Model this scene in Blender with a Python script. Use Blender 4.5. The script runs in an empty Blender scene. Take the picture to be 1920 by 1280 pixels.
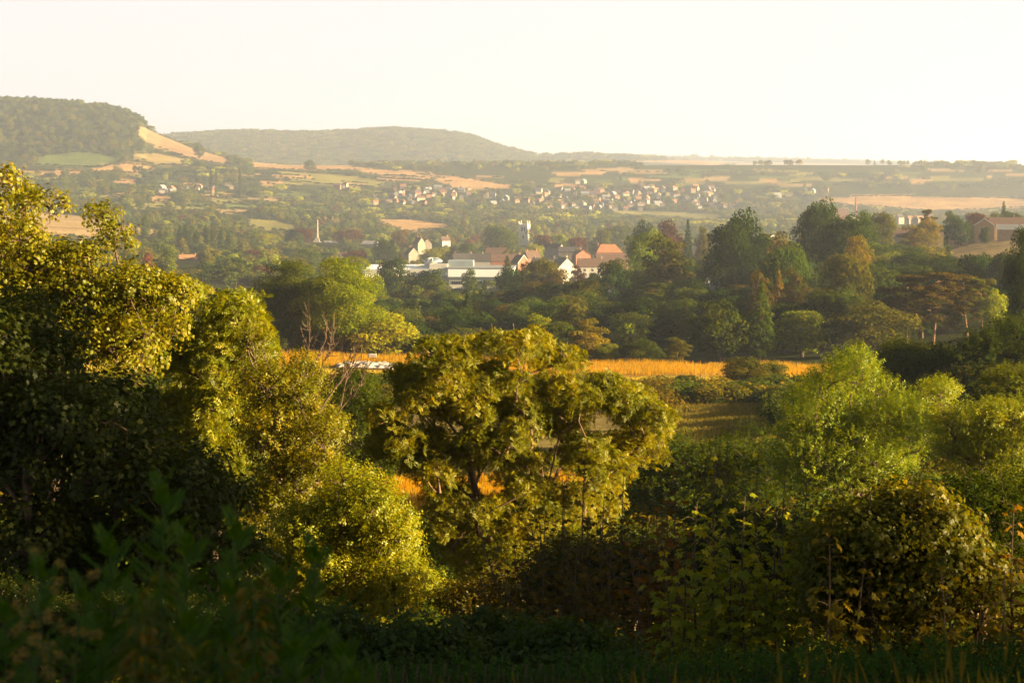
import bpy, math, numpy as np
from mathutils import Vector
R = math.radians
F = 3583.0                      # focal length in photo pixels (30 degree view)
SC = bpy.context.scene
COL = SC.collection

# ------------------------------------------------------------------ camera, light, exposure
cam_d = bpy.data.cameras.new("camera"); cam = bpy.data.objects.new("camera", cam_d); COL.objects.link(cam)
SC.camera = cam
cam.location = (0, 0, 0); cam.rotation_euler = (R(90), 0, 0)
cam_d.sensor_width = 36; cam_d.lens = 36 * F / 1920
cam_d.shift_y = -340 / 1920
cam_d.clip_start = 0.1; cam_d.clip_end = 100000
cam_d.dof.use_dof = True; cam_d.dof.focus_distance = 75; cam_d.dof.aperture_fstop = 6.5

SUN_AZ, SUN_EL = R(99), R(12)
sv = Vector((math.sin(SUN_AZ) * math.cos(SUN_EL), math.cos(SUN_AZ) * math.cos(SUN_EL), math.sin(SUN_EL)))
sun_d = bpy.data.lights.new("sun", 'SUN'); sun_d.energy = 5.0; sun_d.angle = R(0.6); sun_d.color = (1.0, 0.75, 0.39)
sun = bpy.data.objects.new("sun", sun_d); COL.objects.link(sun)
sun.rotation_euler = sv.to_track_quat('Z', 'Y').to_euler()

W = bpy.data.worlds.new("World"); SC.world = W; W.use_nodes = True
nt = W.node_tree; nt.nodes.clear()
def N(nt, t, **kw):
    n = nt.nodes.new(t)
    for k, v in kw.items():
        if k.startswith('i_'):
            n.inputs[k[2:].replace('_', ' ')].default_value = v
        else:
            setattr(n, k, v)
    return n
sky = N(nt, 'ShaderNodeTexSky', sky_type='NISHITA', sun_disc=False, sun_elevation=SUN_EL, sun_rotation=SUN_AZ, dust_density=3.0, altitude=100)
bg = N(nt, 'ShaderNodeBackground'); bg.inputs['Strength'].default_value = 0.1
tc = N(nt, 'ShaderNodeTexCoord'); sx = N(nt, 'ShaderNodeSeparateXYZ')
rp = N(nt, 'ShaderNodeValToRGB')          # thin milky veil low in the sky, clearing upwards
e = rp.color_ramp.elements
e[0].position = 0.0; e[0].color = (1, 1, 1, 1)
e[1].position = 0.5; e[1].color = (0.0, 0.0, 0.0, 1)
x = e.new(0.17); x.color = (0.95, 0.95, 0.95, 1)
x = e.new(0.28); x.color = (0.25, 0.25, 0.25, 1)
mx = N(nt, 'ShaderNodeMix', data_type='RGBA')
VEIL = 1.28
mx.inputs[7].default_value = (1.0 * VEIL, 0.965 * VEIL, 0.93 * VEIL, 1)
L = nt.links.new
sk = N(nt, 'ShaderNodeMix', data_type='RGBA', blend_type='MULTIPLY'); sk.inputs[0].default_value = 1; sk.inputs[7].default_value = (.26, .24, .19, 1)
L(tc.outputs['Generated'], sx.inputs[0]); L(sx.outputs['Z'], rp.inputs['Fac'])
L(rp.outputs['Color'], mx.inputs[0]); L(sky.outputs[0], sk.inputs[6]); L(sk.outputs[2], mx.inputs[6]); L(mx.outputs[2], bg.inputs['Color'])
wo = N(nt, 'ShaderNodeOutputWorld'); L(bg.outputs[0], wo.inputs[0])

SC.view_settings.view_transform = 'Standard'; SC.view_settings.look = 'None'
SC.view_settings.exposure = 3.0; SC.view_settings.gamma = 1.0
SC.cycles.max_bounces = 5; SC.cycles.diffuse_bounces = 2; SC.cycles.glossy_bounces = 1
SC.cycles.transmission_bounces = 3; SC.cycles.volume_bounces = 1; SC.cycles.caustics_reflective = False
SC.cycles.caustics_refractive = False
SC.cycles.sample_clamp_indirect = 6

# ------------------------------------------------------------------ helpers
rng = np.random.default_rng(7)
def lin(c):                       # sRGB 0-255 -> linear
    return tuple((v / 255 / 12.92) if v / 255 <= 0.04045 else ((v / 255 + 0.055) / 1.055) ** 2.4 for v in c)

def at(px, D, py):                # a point at distance D seen at a photo position
    return Vector(((px - 960) / F * D, D, (300 - py) / F * D))

def new_mat(name):
    m = bpy.data.materials.new(name); m.use_nodes = True; m.node_tree.nodes.clear(); return m

def leaf_material(name, transl=0.38, gloss=0.0, rough=0.45, fixed=None):
    m = new_mat(name); nt = m.node_tree; L = nt.links.new
    oi = N(nt, 'ShaderNodeObjectInfo'); at_ = N(nt, 'ShaderNodeAttribute', attribute_name='tone')
    rp = N(nt, 'ShaderNodeValToRGB'); e = rp.color_ramp.elements
    e[0].position = 0; e[0].color = (0.24, 0.36, 0.30, 1); e[1].position = 1; e[1].color = (1.30, 1.06, 0.30, 1)
    x = e.new(0.5); x.color = (0.61, 0.67, 0.38, 1)
    L(at_.outputs['Fac'], rp.inputs['Fac'])
    mu = N(nt, 'ShaderNodeMix', data_type='RGBA', blend_type='MULTIPLY'); mu.inputs[0].default_value = 1
    L(rp.outputs['Color'], mu.inputs[7])
    if fixed is None: L(oi.outputs['Color'], mu.inputs[6])
    else:
        mr = N(nt, 'ShaderNodeMapRange'); mr.inputs[3].default_value = .75; mr.inputs[4].default_value = 1.3
        vm = N(nt, 'ShaderNodeVectorMath', operation='SCALE'); vm.inputs[0].default_value = fixed
        L(oi.outputs['Random'], mr.inputs[0]); L(mr.outputs[0], vm.inputs['Scale']); L(vm.outputs[0], mu.inputs[6])
    df = N(nt, 'ShaderNodeBsdfDiffuse'); tr = N(nt, 'ShaderNodeBsdfTranslucent')
    L(mu.outputs[2], df.inputs['Color'])
    t2 = N(nt, 'ShaderNodeMix', data_type='RGBA', blend_type='MULTIPLY'); t2.inputs[0].default_value = 1
    t2.inputs[7].default_value = (1.75, 1.5, 0.45, 1)
    L(mu.outputs[2], t2.inputs[6]); L(t2.outputs[2], tr.inputs['Color'])
    ms = N(nt, 'ShaderNodeMixShader'); ms.inputs[0].default_value = transl
    L(df.outputs[0], ms.inputs[1]); L(tr.outputs[0], ms.inputs[2])
    out = N(nt, 'ShaderNodeOutputMaterial'); last = ms
    if gloss:
        gl = N(nt, 'ShaderNodeBsdfGlossy'); gl.inputs['Roughness'].default_value = rough
        m2 = N(nt, 'ShaderNodeMixShader'); m2.inputs[0].default_value = gloss
        L(ms.outputs[0], m2.inputs[1]); L(gl.outputs[0], m2.inputs[2]); last = m2
    L(last.outputs[0], out.inputs['Surface'])
    return m

def solid(name, col, rough=0.85, var=0.25, scale=3.0, spec=0.2, bump=0.0, metal=0.0):
    col = tuple(q * .7 for q in col)
    m = new_mat(name); nt = m.node_tree; L = nt.links.new
    p = N(nt, 'ShaderNodeBsdfPrincipled'); p.inputs['Roughness'].default_value = rough
    p.inputs['Specular IOR Level'].default_value = spec; p.inputs['Metallic'].default_value = metal
    tcn = N(nt, 'ShaderNodeTexCoord'); nz = N(nt, 'ShaderNodeTexNoise'); nz.inputs['Scale'].default_value = scale
    nz.inputs['Detail'].default_value = 5
    L(tcn.outputs['Object'], nz.inputs['Vector'])
    r = N(nt, 'ShaderNodeValToRGB'); e = r.color_ramp.elements
    e[0].position = 0.3; e[0].color = tuple(c * (1 - var) for c in col) + (1,)
    e[1].position = 0.7; e[1].color = tuple(min(c * (1 + var), 1) for c in col) + (1,)
    L(nz.outputs[0], r.inputs[0]); L(r.outputs[0], p.inputs['Base Color'])
    if bump:
        b = N(nt, 'ShaderNodeBump'); b.inputs['Strength'].default_value = bump
        L(nz.outputs[0], b.inputs['Height']); L(b.outputs[0], p.inputs['Normal'])
    o = N(nt, 'ShaderNodeOutputMaterial'); L(p.outputs[0], o.inputs[0])
    return m

LEAF = leaf_material("foliage"); LEAF_NEAR = leaf_material("foliage_glossy", 0.36, 0.012, 0.42)
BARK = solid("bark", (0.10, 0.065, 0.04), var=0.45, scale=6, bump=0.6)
BARKL = solid("lit_bark", (.17, .10, .06), var=.4, scale=7, bump=.5)  # sunlight on the ash limbs put into a brighter bark colour
PINEBARK = solid("pine_bark", (0.20, 0.10, 0.055), var=0.4, scale=4, bump=0.5)

def mesh_raw(name, verts, faces4, mat, tone=None, smooth=False):
    """verts (n,3), faces4 (m,4)"""
    me = bpy.data.meshes.new(name)
    verts = np.asarray(verts, np.float32); faces4 = np.asarray(faces4, np.int32)
    me.vertices.add(len(verts)); me.vertices.foreach_set('co', verts.ravel())
    m = len(faces4)
    me.loops.add(m * 4); me.loops.foreach_set('vertex_index', faces4.ravel())
    me.polygons.add(m); me.polygons.foreach_set('loop_start', np.arange(0, m * 4, 4, dtype=np.int32))
    if smooth: me.polygons.foreach_set('use_smooth', np.ones(m, bool))
    else: me.polygons.foreach_set('use_smooth', np.zeros(m, bool))
    if tone is not None:
        a = me.attributes.new('tone', 'FLOAT', 'FACE'); a.data.foreach_set('value', np.asarray(tone, np.float32))
    me.update(calc_edges=True)
    if mat: me.materials.append(mat)
    return me

def quads_mesh(name, Q, mat, tone=None):
    n = len(Q)
    return mesh_raw(name, Q.reshape(-1, 3), np.arange(n * 4).reshape(n, 4), mat, tone)

def link(name, data, parent=None, loc=None, label=None, cat=None, group=None, kind=None, color=None):
    o = bpy.data.objects.new(name, data); COL.objects.link(o)
    if parent: o.parent = parent
    if loc is not None: o.location = loc
    if label: o['label'] = label
    if cat: o['category'] = cat
    if group: o['group'] = group
    if kind: o['kind'] = kind
    if color is not None: o.color = tuple(color) + (1,)
    return o

class MB:
    """collects boxes, tubes and prisms as quads"""
    def __init__(s): s.v = []; s.f = []; s.n = 0
    def add(s, v, f):
        v = np.asarray(v, float); f = np.asarray(f, int)
        s.v.append(v); s.f.append(f + s.n); s.n += len(v)
    def box(s, x0, x1, y0, y1, z0, z1):
        v = [(x0,y0,z0),(x1,y0,z0),(x1,y1,z0),(x0,y1,z0),(x0,y0,z1),(x1,y0,z1),(x1,y1,z1),(x0,y1,z1)]
        s.add(v, [(0,3,2,1),(4,5,6,7),(0,1,5,4),(1,2,6,5),(2,3,7,6),(3,0,4,7)])
    def hexa(s, v): s.add(v, [(0,3,2,1),(4,5,6,7),(0,1,5,4),(1,2,6,5),(2,3,7,6),(3,0,4,7)])
    def tube(s, pts, rad, n=6, cap=True):
        pts = np.asarray(pts, float); k = len(pts); rad = np.broadcast_to(rad, (k,))
        d = np.gradient(pts, axis=0); d /= np.linalg.norm(d, axis=1)[:, None] + 1e-9
        ref = np.where(np.abs(d[:, 2:3]) > 0.9, [[1.0, 0, 0]], [[0, 0, 1.0]])
        a = np.cross(d, ref); a /= np.linalg.norm(a, axis=1)[:, None] + 1e-9
        b = np.cross(d, a); t = np.arange(n) * 2 * math.pi / n
        v = pts[:, None] + rad[:, None, None] * (a[:, None] * np.cos(t)[None, :, None] + b[:, None] * np.sin(t)[None, :, None])
        i = np.arange(k - 1)[:, None] * n; j = np.arange(n)[None]; j2 = (j + 1) % n
        f = np.stack([i + j, i + j2, i + n + j2, i + n + j], -1).reshape(-1, 4)
        s.add(v.reshape(-1, 3), f)
        if cap and n == 4:
            s.add(v[-1], [(0, 1, 2, 3)])
    def lathe(s, prof, n=16, c=(0, 0)):
        r = np.array([p[0] for p in prof]); z = np.array([p[1] for p in prof]); t = np.arange(n) * 2 * math.pi / n
        v = np.stack([c[0] + r[:, None] * np.cos(t), c[1] + r[:, None] * np.sin(t), np.repeat(z[:, None], n, 1)], -1)
        k = len(prof); i = np.arange(k - 1)[:, None] * n; j = np.arange(n)[None]; j2 = (j + 1) % n
        s.add(v.reshape(-1, 3), np.stack([i + j, i + j2, i + n + j2, i + n + j], -1).reshape(-1, 4))
    def mesh(s, name, mat, smooth=False):
        return mesh_raw(name, np.concatenate(s.v), np.concatenate(s.f), mat, None, smooth)

def frames(d, roll):
    """rotation matrices whose local Z axis is d"""
    d = d / (np.linalg.norm(d, axis=1)[:, None] + 1e-9)
    ref = np.where(np.abs(d[:, 2:3]) > 0.92, [[1.0, 0, 0]], [[0, 0, 1.0]])
    a = np.cross(ref, d); a /= np.linalg.norm(a, axis=1)[:, None]
    b = np.cross(d, a)
    c, s = np.cos(roll)[:, None], np.sin(roll)[:, None]
    a2 = a * c + b * s; b2 = -a * s + b * c
    return np.stack([a2, b2, d], -1)

def scatter(T, tq, pos, dirs, scale, roll=None, tone=None, rg=rng):
    """T (q,4,3) leaf template, placed n times -> (n*q,4,3), tone"""
    n = len(pos)
    if roll is None: roll = rg.uniform(0, 2 * math.pi, n)
    M = frames(dirs, roll)
    out = np.einsum('nij,qkj->nqki', M, T) * np.asarray(scale)[:, None, None, None] + pos[:, None, None]
    if tone is None: tone = rg.uniform(0.2, 0.8, n)
    t = np.clip(tone[:, None] + tq[None] , 0, 1)
    return out.reshape(-1, 4, 3), t.ravel()

def rdir(n, rg=rng):
    v = rg.normal(size=(n, 3)); return v / np.linalg.norm(v, axis=1)[:, None]

# ---- leaf sprays (all in metres, growing along +Z)
def leaf_quad(base, tip, width, nrm):
    base = np.array(base, float); tip = np.array(tip, float); ax = tip - base
    s = np.cross(ax, nrm); s = s / (np.linalg.norm(s) + 1e-9) * width / 2
    m = base + ax * 0.45 + np.array(nrm) * np.linalg.norm(ax) * 0.06
    return [base, m + s, tip, m - s]

def spray_ash(rg, k=5, L=0.27, pairs=4, lw=0.5):
    q = []
    for i in range(k):
        az = i * 2.4 + rg.uniform(-.3, .3); el = rg.uniform(0.25, 1.1)
        d = np.array([math.cos(az) * math.cos(el), math.sin(az) * math.cos(el), math.sin(el)])
        l = L * rg.uniform(0.75, 1.15); side = np.cross(d, [0, 0, 1]); side /= np.linalg.norm(side) + 1e-9
        up = np.cross(side, d)
        for j in range(1, pairs + 1):
            p = d * l * j / (pairs + 0.6) - np.array([0, 0, 0.25 * l * (j / pairs) ** 2])
            for sg in (-1, 1):
                t = p + side * sg * l * 0.30 + d * l * 0.13 - up * l * rg.uniform(0.02, .14)
                q.append(leaf_quad(p, t, l * 0.32 * lw, up))
        p = d * l * 0.95 - np.array([0, 0, 0.25 * l]); q.append(leaf_quad(p, p + d * l * .3 - up * l * .1, l * .11, up))
    return np.array(q)

def spray_ovate(rg, n=12, L=0.35, s=0.085, w=0.62):
    q = []
    for i in range(n):
        t = (i + 1) / n; p = np.array([0.03 * math.sin(5 * t), 0.03 * math.cos(4 * t), L * t])
        az = i * 2.3 + rg.uniform(-.4, .4); d = np.array([math.cos(az), math.sin(az), rg.uniform(-.5, .7)]); d /= np.linalg.norm(d)
        nr = np.cross(d, rdir(1, rg)[0] * .5 + np.array([math.sin(az), -math.cos(az), 0])); nr /= np.linalg.norm(nr) + 1e-9
        ss = s * rg.uniform(.7, 1.2); q.append(leaf_quad(p, p + d * ss, ss * w, nr))
    return np.array(q)

def maple_leaf(base, d, nrm, s):
    d = np.array(d, float); nrm = np.array(nrm, float); side = np.cross(d, nrm)
    q = []
    for a, l in ((-1.75, .55), (-.85, .82), (0, 1.0), (.85, .82), (1.75, .55)):
        ax = d * math.cos(a) + side * math.sin(a); sd = -d * math.sin(a) + side * math.cos(a)
        q.append([base, base + ax * s * l * .5 + sd * s * .24 - nrm * s * .04, base + ax * s * l - nrm * s * .12, base + ax * s * l * .5 - sd * s * .24 - nrm * s * .04])
    return q

def spray_maple(rg, n=6, L=0.4, s=0.11):
    q = []
    for i in range(n):
        t = (i // 2 + 1) / (n / 2); az = (i % 2) * math.pi + (i // 2) * 1.57 + rg.uniform(-.3, .3)
        out = np.array([math.cos(az), math.sin(az), 0.0]); p = np.array([0, 0, L * t]) + out * .09 + [0, 0, .03]
        d = out * .8 + np.array([0, 0, rg.uniform(-.6, .1)]); d /= np.linalg.norm(d)
        nr = np.array([0, 0, 1.0]) + rdir(1, rg)[0] * .5; nr -= d * (nr @ d); nr /= np.linalg.norm(nr)
        q += maple_leaf(p, d, nr, s * rg.uniform(.75, 1.2))
    return np.array(q)

# ------------------------------------------------------------------ terrain
PX = np.array([-800, 0, 400, 800, 1200, 1600, 1920, 2700.])
near = {0: -1.7, 3: -1.8, 5: -2.0, 8: -2.75, 11: -4.2, 14: -5.6, 25: -8.8, 60: -17.2}
rows = {  # distance: photo row of the ground at each column
    120: [960, 975, 985, 990, 985, 960, 940, 880],
    200: [770, 790, 800, 812, 806, 790, 770, 740],
    290: [680, 690, 698, 706, 715, 718, 715, 690],
    345: [640, 650, 658, 668, 682, 690, 690, 660],
    430: [660, 690, 700, 708, 690, 645, 620, 600],
    600: [590, 610, 630, 645, 590, 548, 515, 500],
    700: [560, 580, 600, 625, 565, 522, 480, 470],
    900: [500, 520, 550, 582, 548, 487, 440, 420],
    1200: [450, 480, 508, 549, 540, 485, 446, 425],
    1600: [410, 440, 480, 510, 503, 475, 448, 430],
    2200: [370, 402, 432, 457, 458, 447, 437, 425],
    3000: [320, 338, 372, 405, 413, 410, 405, 400],
    3500: [300, 312, 325, 360, 396, 397, 395, 395],
    4200: [300, 300, 296, 333, 380, 378, 376, 376],
    5500: [320, 318, 308, 336, 352, 357, 359, 360],
    7500: [320, 318, 315, 322, 326, 338, 342, 345],
    10000: [310, 310, 306, 304, 296, 303, 324, 330],
    14000: [306, 306, 306, 305, 302, 306, 312, 316],
    20000: [306, 306, 306, 306, 306, 306, 307, 307],
    42000: [306, 306, 306, 306, 306, 306, 306, 306]}
TD = np.array(sorted(near) + sorted(rows), float)
TZ = np.array([[near[d]] * len(PX) for d in sorted(near)] + [[(300 - p) / F * d for p in rows[d]] for d in sorted(rows)])
TL = np.log(TD + 3)
fineU = np.arange(-800, 2701, 20.0)
fineL = np.linspace(TL[0], TL[-1], 700)
G = np.stack([np.interp(fineU, PX, r) for r in TZ])
G = np.stack([np.interp(fineL, TL, G[:, i]) for i in range(len(fineU))], 1)
k = np.exp(-np.linspace(-2, 2, 13) ** 2); k /= k.sum()
Gs = np.apply_along_axis(lambda r: np.convolve(np.pad(r, 6, mode='edge'), k, 'valid'), 1, G)
k2 = np.exp(-np.linspace(-2, 2, 7) ** 2); k2 /= k2.sum()
Gs = np.apply_along_axis(lambda r: np.convolve(np.pad(r, 3, mode='edge'), k2, 'valid'), 0, Gs)

def crest(us, ps, dc):
    us, ps = np.array(us, float), np.array(ps, float)
    return lambda u: (300 - np.interp(u, us, ps)) / F * dc
hill1 = crest([-800, -100, 0, 80, 150, 200, 240, 262, 275, 300, 330, 380, 430, 480],
              [215, 196, 190, 192, 198, 204, 213, 224, 240, 254, 266, 284, 297, 310], 4200)
hill2 = crest([150, 330, 450, 600, 700, 740, 850, 880, 920, 960, 1000, 1060, 1100, 1200, 1330, 1500],
              [300, 254, 248, 251, 245, 243, 251, 256, 272, 283, 292, 292, 290, 296, 302, 325], 7000)
def sstep(a, b, x):
    t = np.clip((x - a) / (b - a), 0, 1); return t * t * (3 - 2 * t)
def ud(x, y):
    az = np.arctan2(x, y); azc = np.clip(az, R(-27), R(27)); r = np.hypot(x, y)
    return 960 + F * np.tan(azc), r * np.cos(azc)
def bumps(x, y, s, seed):
    return (np.sin(x / s + seed) * np.cos(y / s * .8 + seed * 2) + .5 * np.sin(x / s * 2.3 + y / s * 1.7 + seed) + .3 * np.cos(x / s * 4.1 - y / s * 3.3))
def H(x, y):
    x = np.asarray(x, float); y = np.asarray(y, float)
    u, D = ud(x, y)
    iu = np.clip((u + 800) / 20, 0, len(fineU) - 1.001); il = np.clip((np.log(D + 3) - fineL[0]) / (fineL[1] - fineL[0]), 0, len(fineL) - 1.001)
    a = iu.astype(int); b = il.astype(int); fa = iu - a; fb = il - b
    h = (Gs[b, a] * (1 - fa) + Gs[b, a + 1] * fa) * (1 - fb) + (Gs[b + 1, a] * (1 - fa) + Gs[b + 1, a + 1] * fa) * fb
    s1 = sstep(3150, 4200, D) * (1 - sstep(4300, 5600, D)); z1 = hill1(u)
    h = h + np.maximum(z1 - h, 0) * s1
    s2 = sstep(5300, 7000, D) * (1 - sstep(7100, 9000, D)); z2 = hill2(u)
    h = h + np.maximum(z2 - h, 0) * s2
    h = h + bumps(x, y, 9.0, 1.0) * 0.12 * np.clip((D - 3) / 20, 0, 1) + bumps(x, y, 140.0, 3.0) * 0.6 * sstep(150, 900, D) * (D < 3e4)
    return h
def Hs(x, y): return float(H(np.array([x]), np.array([y]))[0])

# field outlines: corners are photo positions, laid on the ground between the two distances
GOLD, GREEN, TAN, YEL = (0.54, 0.33, 0.14), (0.15, 0.19, 0.05), (0.46, 0.32, 0.15), (0.30, 0.27, 0.07)
FIELDS = [
 ([(262,236),(300,253),(360,278),(420,295),(436,308),(400,306),(340,292),(290,274),(258,255)], 3300, 4400, (0.36,0.23,0.11)),
 ([(80,292),(150,284),(200,290),(232,301),(190,314),(60,308)], 3000, 3900, GREEN),
 ([(25,318),(160,321),(150,331),(35,331)], 2600, 3700, GOLD),
 ([(172,314),(235,306),(290,313),(270,324),(175,324)], 2600, 3700, GOLD),
 ([(250,288),(300,287),(362,301),(352,309),(300,310),(250,300)], 3000, 4000, (0.36,0.27,0.10)),
 ([(470,300),(560,302),(650,309),(705,318),(600,319),(478,316)], 3300, 5000, GOLD),
 ([(520,321),(640,327),(735,342),(700,350),(600,345),(530,335)], 2800, 4200, YEL),
 ([(655,313),(740,320),(818,331),(800,339),(690,326)], 3200, 5200, GOLD),
 ([(800,325),(860,332),(960,348),(955,356),(850,354),(820,340)], 2900, 4700, GOLD),
 ([(820,315),(1000,318),(1080,322),(1070,330),(840,328)], 4300, 9000, GOLD),
 ([(1090,319),(1160,318),(1160,325),(1095,326)], 4800, 9900, GOLD),
 ([(1190,302),(1330,297),(1420,303),(1300,312),(1210,309)], 6500, 9560, (0.50,0.32,0.16)),
 ([(1370,306),(1640,302),(1720,312),(1600,320),(1400,316)], 6500, 9560, (0.50,0.33,0.17)),
 ([(1180,322),(1300,320),(1300,327),(1190,329)], 5000, 9000, GOLD),
 ([(1000,336),(1100,334),(1090,340),(1000,341)], 4700, 7000, GOLD),
 ([(1340,330),(1480,327),(1480,334),(1350,337)], 4700, 8000, GOLD),
 ([(1505,370),(1680,367),(1920,372),(1960,386),(1840,393),(1750,396),(1560,381)], 3300, 5600, GOLD),
 ([(1560,357),(1700,355),(1700,363),(1570,365)], 4200, 7000, TAN),
 ([(1715,356),(1960,351),(1960,361),(1730,364)], 4200, 8000, YEL),
 ([(1700,328),(1920,324),(1920,331),(1720,335)], 5200, 12000, TAN),
 ([(1150,394),(1240,396),(1352,402),(1345,414),(1270,408),(1160,402)], 2600, 4200, YEL),
 ([(700,411),(770,412),(845,421),(830,428),(770,434),(735,424)], 2300, 3600, GOLD),
 ([(468,410),(520,414),(560,424),(545,434),(500,432),(465,424)], 1900, 3400, YEL),
 ([(602,406),(640,408),(640,416),(604,414)], 2300, 3600, GOLD),
 ([(380,358),(440,362),(440,370),(390,368)], 2400, 4000, YEL),
 ([(-200,395),(60,398),(150,404),(250,425),(340,436),(260,446),(100,446),(-200,440)], 1300, 2400, TAN),
 ([(1770,474),(1850,446),(1960,420),(2100,420),(2100,482),(1800,484)], 480, 1000, (0.46,0.33,0.15)),
 ([(1130,546),(1190,546),(1190,562),(1140,562)], 500, 1000, (0.16,0.20,0.05)),
 ([(1285,522),(1420,518),(1440,536),(1290,540)], 450, 900, (0.16,0.20,0.05)),
]
_rf = np.random.default_rng(88)
for _ in range(70):
    cu_, cv_ = _rf.uniform(40, 1900), 0.0
    cv_ = _rf.uniform(316, 348) if cu_ > 1000 else _rf.uniform(322, 400) if cu_ < 560 else _rf.uniform(322, 352)
    if 700 < cu_ < 1400 and cv_ > 350: continue
    wv = _rf.uniform(14, 46) * (1.25 if cu_ > 1000 else .9); hv = _rf.uniform(1.4, 3.2) * (1 + (cv_ - 320) / 60); sk_ = _rf.uniform(-1.5, 1.5)
    FIELDS.append(([(cu_ - wv, cv_ - hv + sk_), (cu_ + wv * .8, cv_ - hv * .8 - sk_), (cu_ + wv, cv_ + hv * .6 - sk_), (cu_ - wv * .7, cv_ + hv + sk_)], 2400, 13000, [GOLD, TAN, YEL, GREEN, GOLD][int(_rf.integers(5))]))
def inpoly(u, v, P):
    c = np.zeros(u.shape, bool); n = len(P)
    for i in range(n):
        x0, y0 = P[i]; x1, y1 = P[(i + 1) % n]
        if y0 == y1: continue
        m = ((y0 > v) != (y1 > v)) & (u < (x1 - x0) * (v - y0) / (y1 - y0) + x0)
        c ^= m
    return c
MEADOW_EDGE = lambda u: np.interp(u, [500, 900, 1200, 1320, 1500, 1900], [262, 262, 262, 256, 268, 275])
def ground_colour(x, y):
    u, D = ud(x, y); z = H(x, y); v = 300 - z * F / np.maximum(D, 1)
    c = np.empty(x.shape + (3,)); c[:] = (0.060, 0.070, 0.018)
    fid = np.full(x.shape, -1)
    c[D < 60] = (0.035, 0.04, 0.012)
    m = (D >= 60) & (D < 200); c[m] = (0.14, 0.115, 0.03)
    m = (D >= 105) & (D < 152) & (u < 1250); c[m] = (0.62, 0.34, 0.035)
    m = (D >= 175) & (D < MEADOW_EDGE(u)); c[m] = (0.30, 0.23, 0.08)
    b = bumps(x, y, 14.0, 5.0)
    m = (D >= MEADOW_EDGE(u)) & (D < 352); c[m] = (0.66, 0.42, 0.06)
    m2 = m & (D + b * 3 > 300); c[m2] = (0.64, 0.32, 0.035)
    m2 = m & (np.abs(D + b * 1.5 - 303) < 3); c[m2] = (0.24, 0.20, 0.05)
    wob = bumps(x, y, 60.0, 2.0) * 0.8
    for i, (P, d0, d1, col) in enumerate(FIELDS):
        m = (D > d0) & (D < d1) & inpoly(u + wob, v + wob * .4, P); c[m] = col; fid[m] = i
    return c * .62, fid

azs = np.concatenate([np.arange(-180, -20, 4.0), np.arange(-20, -16.5, .5), np.arange(-16.5, 16.5, 0.048), np.arange(16.5, 20, .5), np.arange(20, 181, 4.0)])
azs[-1] = 180 if azs[-1] > 179 else azs[-1]
ds = [0.5]
while ds[-1] < 30000:
    d = ds[-1]; ds.append(d * (1.06 if d < 60 else 1.02 if d < 230 else 1.011 if d < 12000 else 1.05))
ds = np.array(ds)
A, Dd = np.meshgrid(R(1) * azs, ds)
cosf = np.cos(np.clip(A, R(-27), R(27)))
RR = Dd / cosf; X = RR * np.sin(A); Y = RR * np.cos(A); Z = H(X, Y)
na, nd = len(azs), len(ds)
V = np.stack([X, Y, Z], -1).reshape(-1, 3)
i = np.arange(nd - 1)[:, None] * na; j = np.arange(na - 1)[None]
f = np.stack([i + j, i + j + 1, i + na + j + 1, i + na + j], -1).reshape(-1, 4)
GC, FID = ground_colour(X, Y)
gm = new_mat("ground"); nt = gm.node_tree; L = nt.links.new
p = N(nt, 'ShaderNodeBsdfDiffuse'); ac = N(nt, 'ShaderNodeAttribute', attribute_name='field')
geo = N(nt, 'ShaderNodeNewGeometry')
mxs = ac.outputs['Color']
for sc_, amt in ((0.02, .35), (0.25, .45), (2.5, .5)):
    nz = N(nt, 'ShaderNodeTexNoise'); nz.inputs['Scale'].default_value = sc_; nz.inputs['Detail'].default_value = 4
    L(geo.outputs['Position'], nz.inputs['Vector'])
    mr = N(nt, 'ShaderNodeMapRange'); mr.inputs[1].default_value = .3; mr.inputs[2].default_value = .7
    mr.inputs[3].default_value = 1 - amt; mr.inputs[4].default_value = 1 + amt * .6
    L(nz.outputs[0], mr.inputs[0])
    mm = N(nt, 'ShaderNodeVectorMath', operation='SCALE'); L(mxs, mm.inputs[0]); L(mr.outputs[0], mm.inputs['Scale']); mxs = mm.outputs[0]
L(mxs, p.inputs['Color'])
o_ = N(nt, 'ShaderNodeOutputMaterial'); L(p.outputs[0], o_.inputs[0])
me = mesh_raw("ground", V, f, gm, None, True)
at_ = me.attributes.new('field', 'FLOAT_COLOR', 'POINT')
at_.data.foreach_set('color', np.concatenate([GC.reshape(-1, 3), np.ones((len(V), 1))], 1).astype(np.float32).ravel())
link("ground", me, kind="structure")

# ------------------------------------------------------------------ crown shapes for trees beyond the meadow
def clump_quads(pos, nrm, size, rg):
    n = len(pos); M = frames(nrm, rg.uniform(0, 6.28, n))
    c = np.array([[-1, 0, 0], [0, -.75, 0], [1, 0, 0], [0, .75, 0]], float)[None] + rg.normal(size=(n, 4, 3)) * [.22, .22, .18]
    return np.einsum('nij,nkj->nki', M, c) * (np.asarray(size)[:, None, None] * .5) + pos[:, None]

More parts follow.
